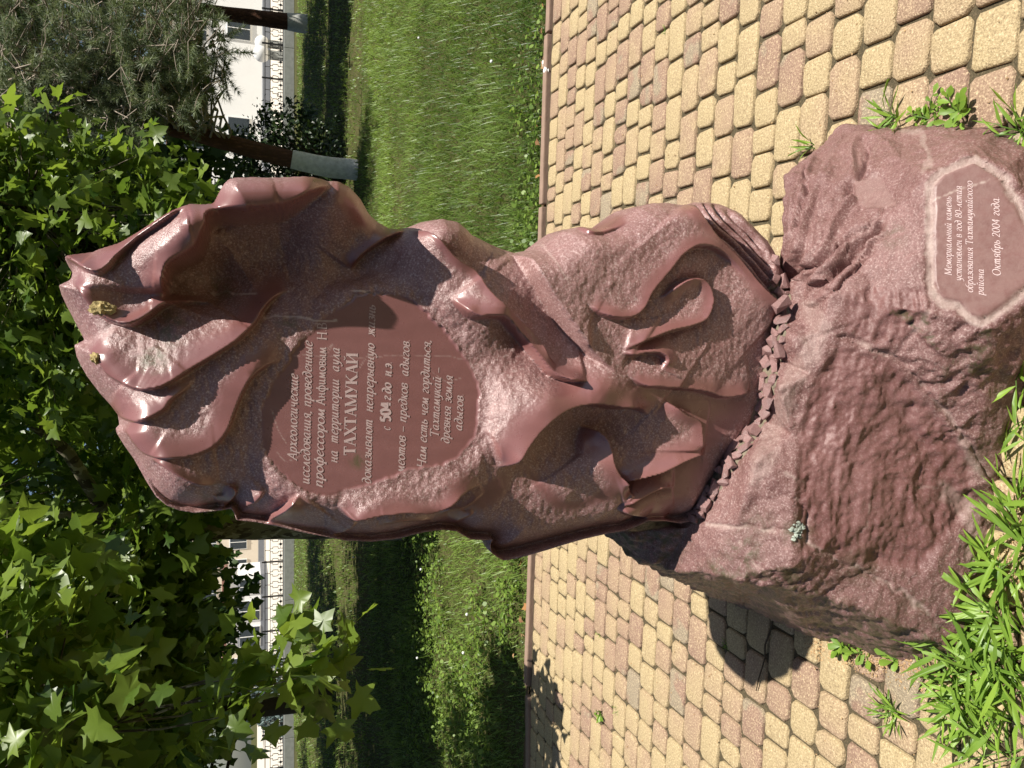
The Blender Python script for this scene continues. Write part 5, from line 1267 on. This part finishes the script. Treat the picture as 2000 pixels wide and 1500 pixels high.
weed('joint_weed', 'tiny dusty weed in a paving joint beyond the boulder shadow', at_z(1172,1390,0), 5, 2, .03, .03, SPOON, 255, None, .3)
weed('purslane', 'purslane with round fleshy leaves beside right end of boulder', at_z(1868,222,0), 6, 4, .034, .06, SPOON, 256, None, .6)
weed('purslane', 'low mat of small purslane leaves against the boulder end', at_z(1815,232,0), 9, 4, .022, .06, SPOON, 257, None, .2)
weed('grass_tuft', 'short grass tuft with long blade at right end of boulder', at_z(1750,234,0), 6, 2, .085, .04, LANCE, 258, None, .9)
weed('grass_tuft', 'dusty grass tuft where boulder end meets the paving', at_z(1990,258,0), 9, 3, .07, .06, LANCE, 259, None, .5)
weed('grass_tuft', 'thin grass blades behind the splintered boulder shoulder', at_z(1592,292,0), 3, 1, .06, .03, LANCE, 260, None, .9)
weed('grass_tuft', 'tall grass blades leaning over the lower plaque', at_z(2085,405,0), 4, 2, .11, .085, LANCE, 261, None, 1.0, None, 1.4)
for k, (x, y) in enumerate(((1205,1385),(1170,1240),(1500,700),(1300,60),(1420,1260))): weed('moss_tuft', 'tiny moss and grass sprig in the paving joints', at_z(x, y, 0), 4, 2, .018, .015, LANCE, 270+k, 'sprigs in the joints', .4)
# dandelion clocks in the lawn
DAND = plain_mat('seed_head', (0.75, 0.75, 0.72), 0.9, 0.1, 60, 0.3, .003, 0.2)
def uvs(r, seg=8):
    bmx = bmesh.new(); bmesh.ops.create_icosphere(bmx, subdivisions=2, radius=r); m_ = bpy.data.meshes.new('seed_head'); bmx.to_mesh(m_); bmx.free(); return m_
dm = uvs(.012); dm.materials.append(DAND)
for k, (x, y, h_) in enumerate(((818,74,.09),(690,1088,.10),(822,1112,.16),(905,1275,.12),(912,1200,.10),(815,1285,.18),(960,120,.10))):
    p = at_z(x, y, h_); T = empty('dandelion', (p.x, p.y, -.03)); tag(T, 'white dandelion seed head standing in the grass', 'flower', 'dandelion clocks')
    V_, F_ = tube(bent((0.02, 0, 0), (0, 0, h_+.03), .03, 5), [.0022]*5, 5); me_ = mesh_np('stalk', V_, F_, WEED); vattr(me_, 'tone', np.full(len(V_), .5)); obj('stalk', me_, T); obj('seed_head', dm, T, (0, 0, h_+.03))
# brown leaves swept against the kerb
DRY = [plain_mat('dry_leaf', c, .9, .3, 50, .3, .002, .2) for c in ((.30, .15, .06), (.22, .12, .06), (.36, .22, .11))]
def dry_leaf(mat, seed):
    r = np.random.RandomState(seed); sh = np.concatenate((np.array([(.36, 0)]), LOBE_LEAF)); z = r.uniform(.05, .3)*np.abs(sh[:, 1])+r.uniform(-.2, .2)*sh[:, 0]**2+r.uniform(-.06, .06, len(sh))
    return mesh_py('dry_leaf', np.c_[sh[:, 0]-.4, sh[:, 1], z], [(0, 1+i, 1+(i+1) % 8) for i in range(8)], mat)
dl = [dry_leaf(DRY[k % 3], k) for k in range(9)]
lr = random.Random(8)
for k in range(54):
    e = lr.uniform(-2.4, 2.6); n_ = KERB_N+.06+abs(lr.gauss(.05, .10)); c = pave(e, n_); o = obj('dry_leaf', lr.choice(dl)); s_ = lr.uniform(.025, .06); o.scale = (s_, s_, s_); o.location = (c[0], c[1], lr.uniform(-.02, .012)); o.rotation_euler = (lr.uniform(-.5, .5), lr.uniform(-.5, .5), lr.uniform(0, 6.28))
    tag(o, 'curled brown dry leaf lying in the strip behind the kerb', 'leaf', 'dry leaves behind the kerb')
o = obj('dry_leaf', dl[0]); o.scale = (.075, .075, .075); o.location = pave(-1.22, KERB_N+.05).tolist()+[.035]; o.rotation_euler = (.5, -.5, 2.2); tag(o, 'orange-brown dry leaf standing against the kerb left of slab', 'leaf')
# crumpled paper
def crumple(r, seed, mat):
    rr = random.Random(seed); bmx = bmesh.new(); bmesh.ops.create_icosphere(bmx, subdivisions=2, radius=r)
    for v in bmx.verts: v.co *= rr.uniform(.55, 1.15); v.co.z *= .6
    m_ = bpy.data.meshes.new('crumple'); bmx.to_mesh(m_); bmx.free(); m_.materials.append(mat); return m_
PAPER = plain_mat('white_paper', (.78, .77, .75), .8, .06, 20, .2, .002, .2)
for k, (x, y, r, lb) in enumerate(((1062,124,.020,'crumpled white paper scrap behind the kerb'), (1067,137,.026,'larger crumpled whitish scrap touching the kerb back'))):
    o = obj('paper_scrap', crumple(r, k, PAPER)); p = at_z(x, y, .01); o.location = p; tag(o, lb, 'litter')
# white round planters on the square
for k, (x, y, r) in enumerate(((511, 105, .34), (512, 84, .30))):
    p = at_y(x, y, 34.0); bmx = bmesh.new(); bmesh.ops.create_uvsphere(bmx, u_segments=18, v_segments=12, radius=r)
    for v in bmx.verts: v.co.z = max(v.co.z, -r*.75)
    T = empty('round_planter', (p.x, p.y, 0)); tag(T, ['larger', 'smaller'][k]+' white round planter standing beyond the iron fence', 'planter'); m_ = bpy.data.meshes.new('bowl'); bmx.to_mesh(m_); bmx.free(); m_.materials.append(WHITE); o = obj('bowl', m_, T, (0, 0, p.z)); 
    for q in m_.polygons: q.use_smooth = True
    obj('foot', box_mesh('foot', (r*.9, r*.9, p.z-r*.6), CONC, .02), T, (0, 0, (p.z-r*.6)/2))
# stick on the paving
a, b = at_z(1509,1214,.008), at_z(1477,1349,.008); V_, F_ = tube(bent((0, 0, 0), tuple(b-a), .01, 7, np.random.RandomState(3), .03), np.linspace(.0035, .002, 7), 6)
o = obj('stick', mesh_np('stick', V_, F_, DTWIG)); o.location = a; tag(o, 'thin dark stick lying on paving in boulder shadow', 'stick')
# droppings on the crest, lichen on the boulder
def on_slab(x, y):
    k = int(np.argmin((PX[:, 0]-x)**2+(PX[:, 1]-y)**2)); return Vector((Q[k, 0], Yf[k], Q[k, 1]))
DROP = plain_mat('dried_dropping', (.46, .36, .17), .95, .45, 120, .8, .003, .1)
for x, y, r, lb in ((203, 606, .013, 'crusty yellow-brown dropping spread on the top fold of slab'), (190, 700, .010, 'small round crumbly dropping on slab crest edge')):
    bmx = bmesh.new(); bmesh.ops.create_icosphere(bmx, subdivisions=3, radius=r); rr = random.Random(x)
    for v in bmx.verts:
        n3 = fbm(np.array([list(v.co)]), 260.0, 3, 7)[0]; v.co *= 1+.75*n3
    if r > .012:
        for v in bmx.verts: v.co = Vector((v.co.x*1.0, v.co.y*.45, v.co.z*1.6))
    m_ = bpy.data.meshes.new('dropping'); bmx.to_mesh(m_); bmx.free(); m_.materials.append(DROP); o = obj('dropping', m_); o.location = on_slab(x, y); tag(o, lb, 'dropping')
LICH = plain_mat('grey_lichen', (.36, .40, .34), .95, .35, 90, .6, .003, .1)
def on_boulder(x, y):
    k = int(np.argmin((PB[:, 0]-x)**2+(PB[:, 1]-y)**2+1e4*(~front))); return Vector(V2_B[k].tolist()), Vector(N_B[k].tolist())
lrng = random.Random(2)
T = None
for k in range(46):
    x, y = 1560+lrng.gauss(0, 6), 1035+lrng.gauss(0, 8); p, nn3 = on_boulder(x, y)
    if T is None: T = empty('lichen', p); tag(T, 'pale grey lichen patch on the edge of boulder shelf', 'lichen'); lm_ = crumple(.0045, 3, LICH); lm_.name = 'lichen_lobe'
    o = obj('lichen_lobe', lm_, T); o.location = p-T.location+nn3*.001; o.scale = [lrng.uniform(.6, 1.5)]*3; o.rotation_euler = [lrng.uniform(0, 6) for _ in range(3)]
# grit and seed husks on the paving
rg = np.random.RandomState(12); pts = []
for k in range(1500):
    e = rg.uniform(-2.6, 2.6); n_ = rg.uniform(.9, KERB_N-.05); pts.append(pave(e, n_))
for k in range(900):
    t = rg.uniform(0, 1); a = np.array((-.70, 1.44))*(1-t)+np.array((-.80, 2.0))*t; pts.append(a+np.array((rg.normal(-.035, .022), rg.normal(0, .02))))
for k in range(900):
    t = rg.uniform(0, 1); a = np.array((-.66, 1.39))*(1-t)+np.array((.0, 1.25))*t; pts.append(a+np.array((rg.normal(0, .03), rg.normal(-.03, .025))))
pts = np.array(pts); keep = ~in_poly(pts, (boul2-bc)*.97+bc); pts = pts[keep]; n = len(pts)
oct_ = np.array([(1,0,0),(-1,0,0),(0,1,0),(0,-1,0),(0,0,1),(0,0,-1)], float); s_ = rg.uniform(.0012, .0034, (n, 1, 1))*rg.uniform(.5, 1.6, (n, 1, 3))
V_ = (np.c_[pts, np.full(n, .002)][:, None]+oct_[None]*s_+rg.normal(0, .0004, (n, 6, 3))).reshape(-1, 3); fo = np.array([(0,2,4),(2,1,4),(1,3,4),(3,0,4),(2,0,5),(1,2,5),(3,1,5),(0,3,5)])
F_ = ((np.arange(n)*6)[:, None, None]+fo[None]).reshape(-1, 3)
GRIT = plain_mat('grit', (.42, .28, .15), .9, .7, 200, .2, .002, .1)
gr_ = obj('grit', mesh_np('grit', V_, F_, GRIT, False)); tag(gr_, 'seed husks and grit scattered over the paving', 'grit', None, 'stuff')
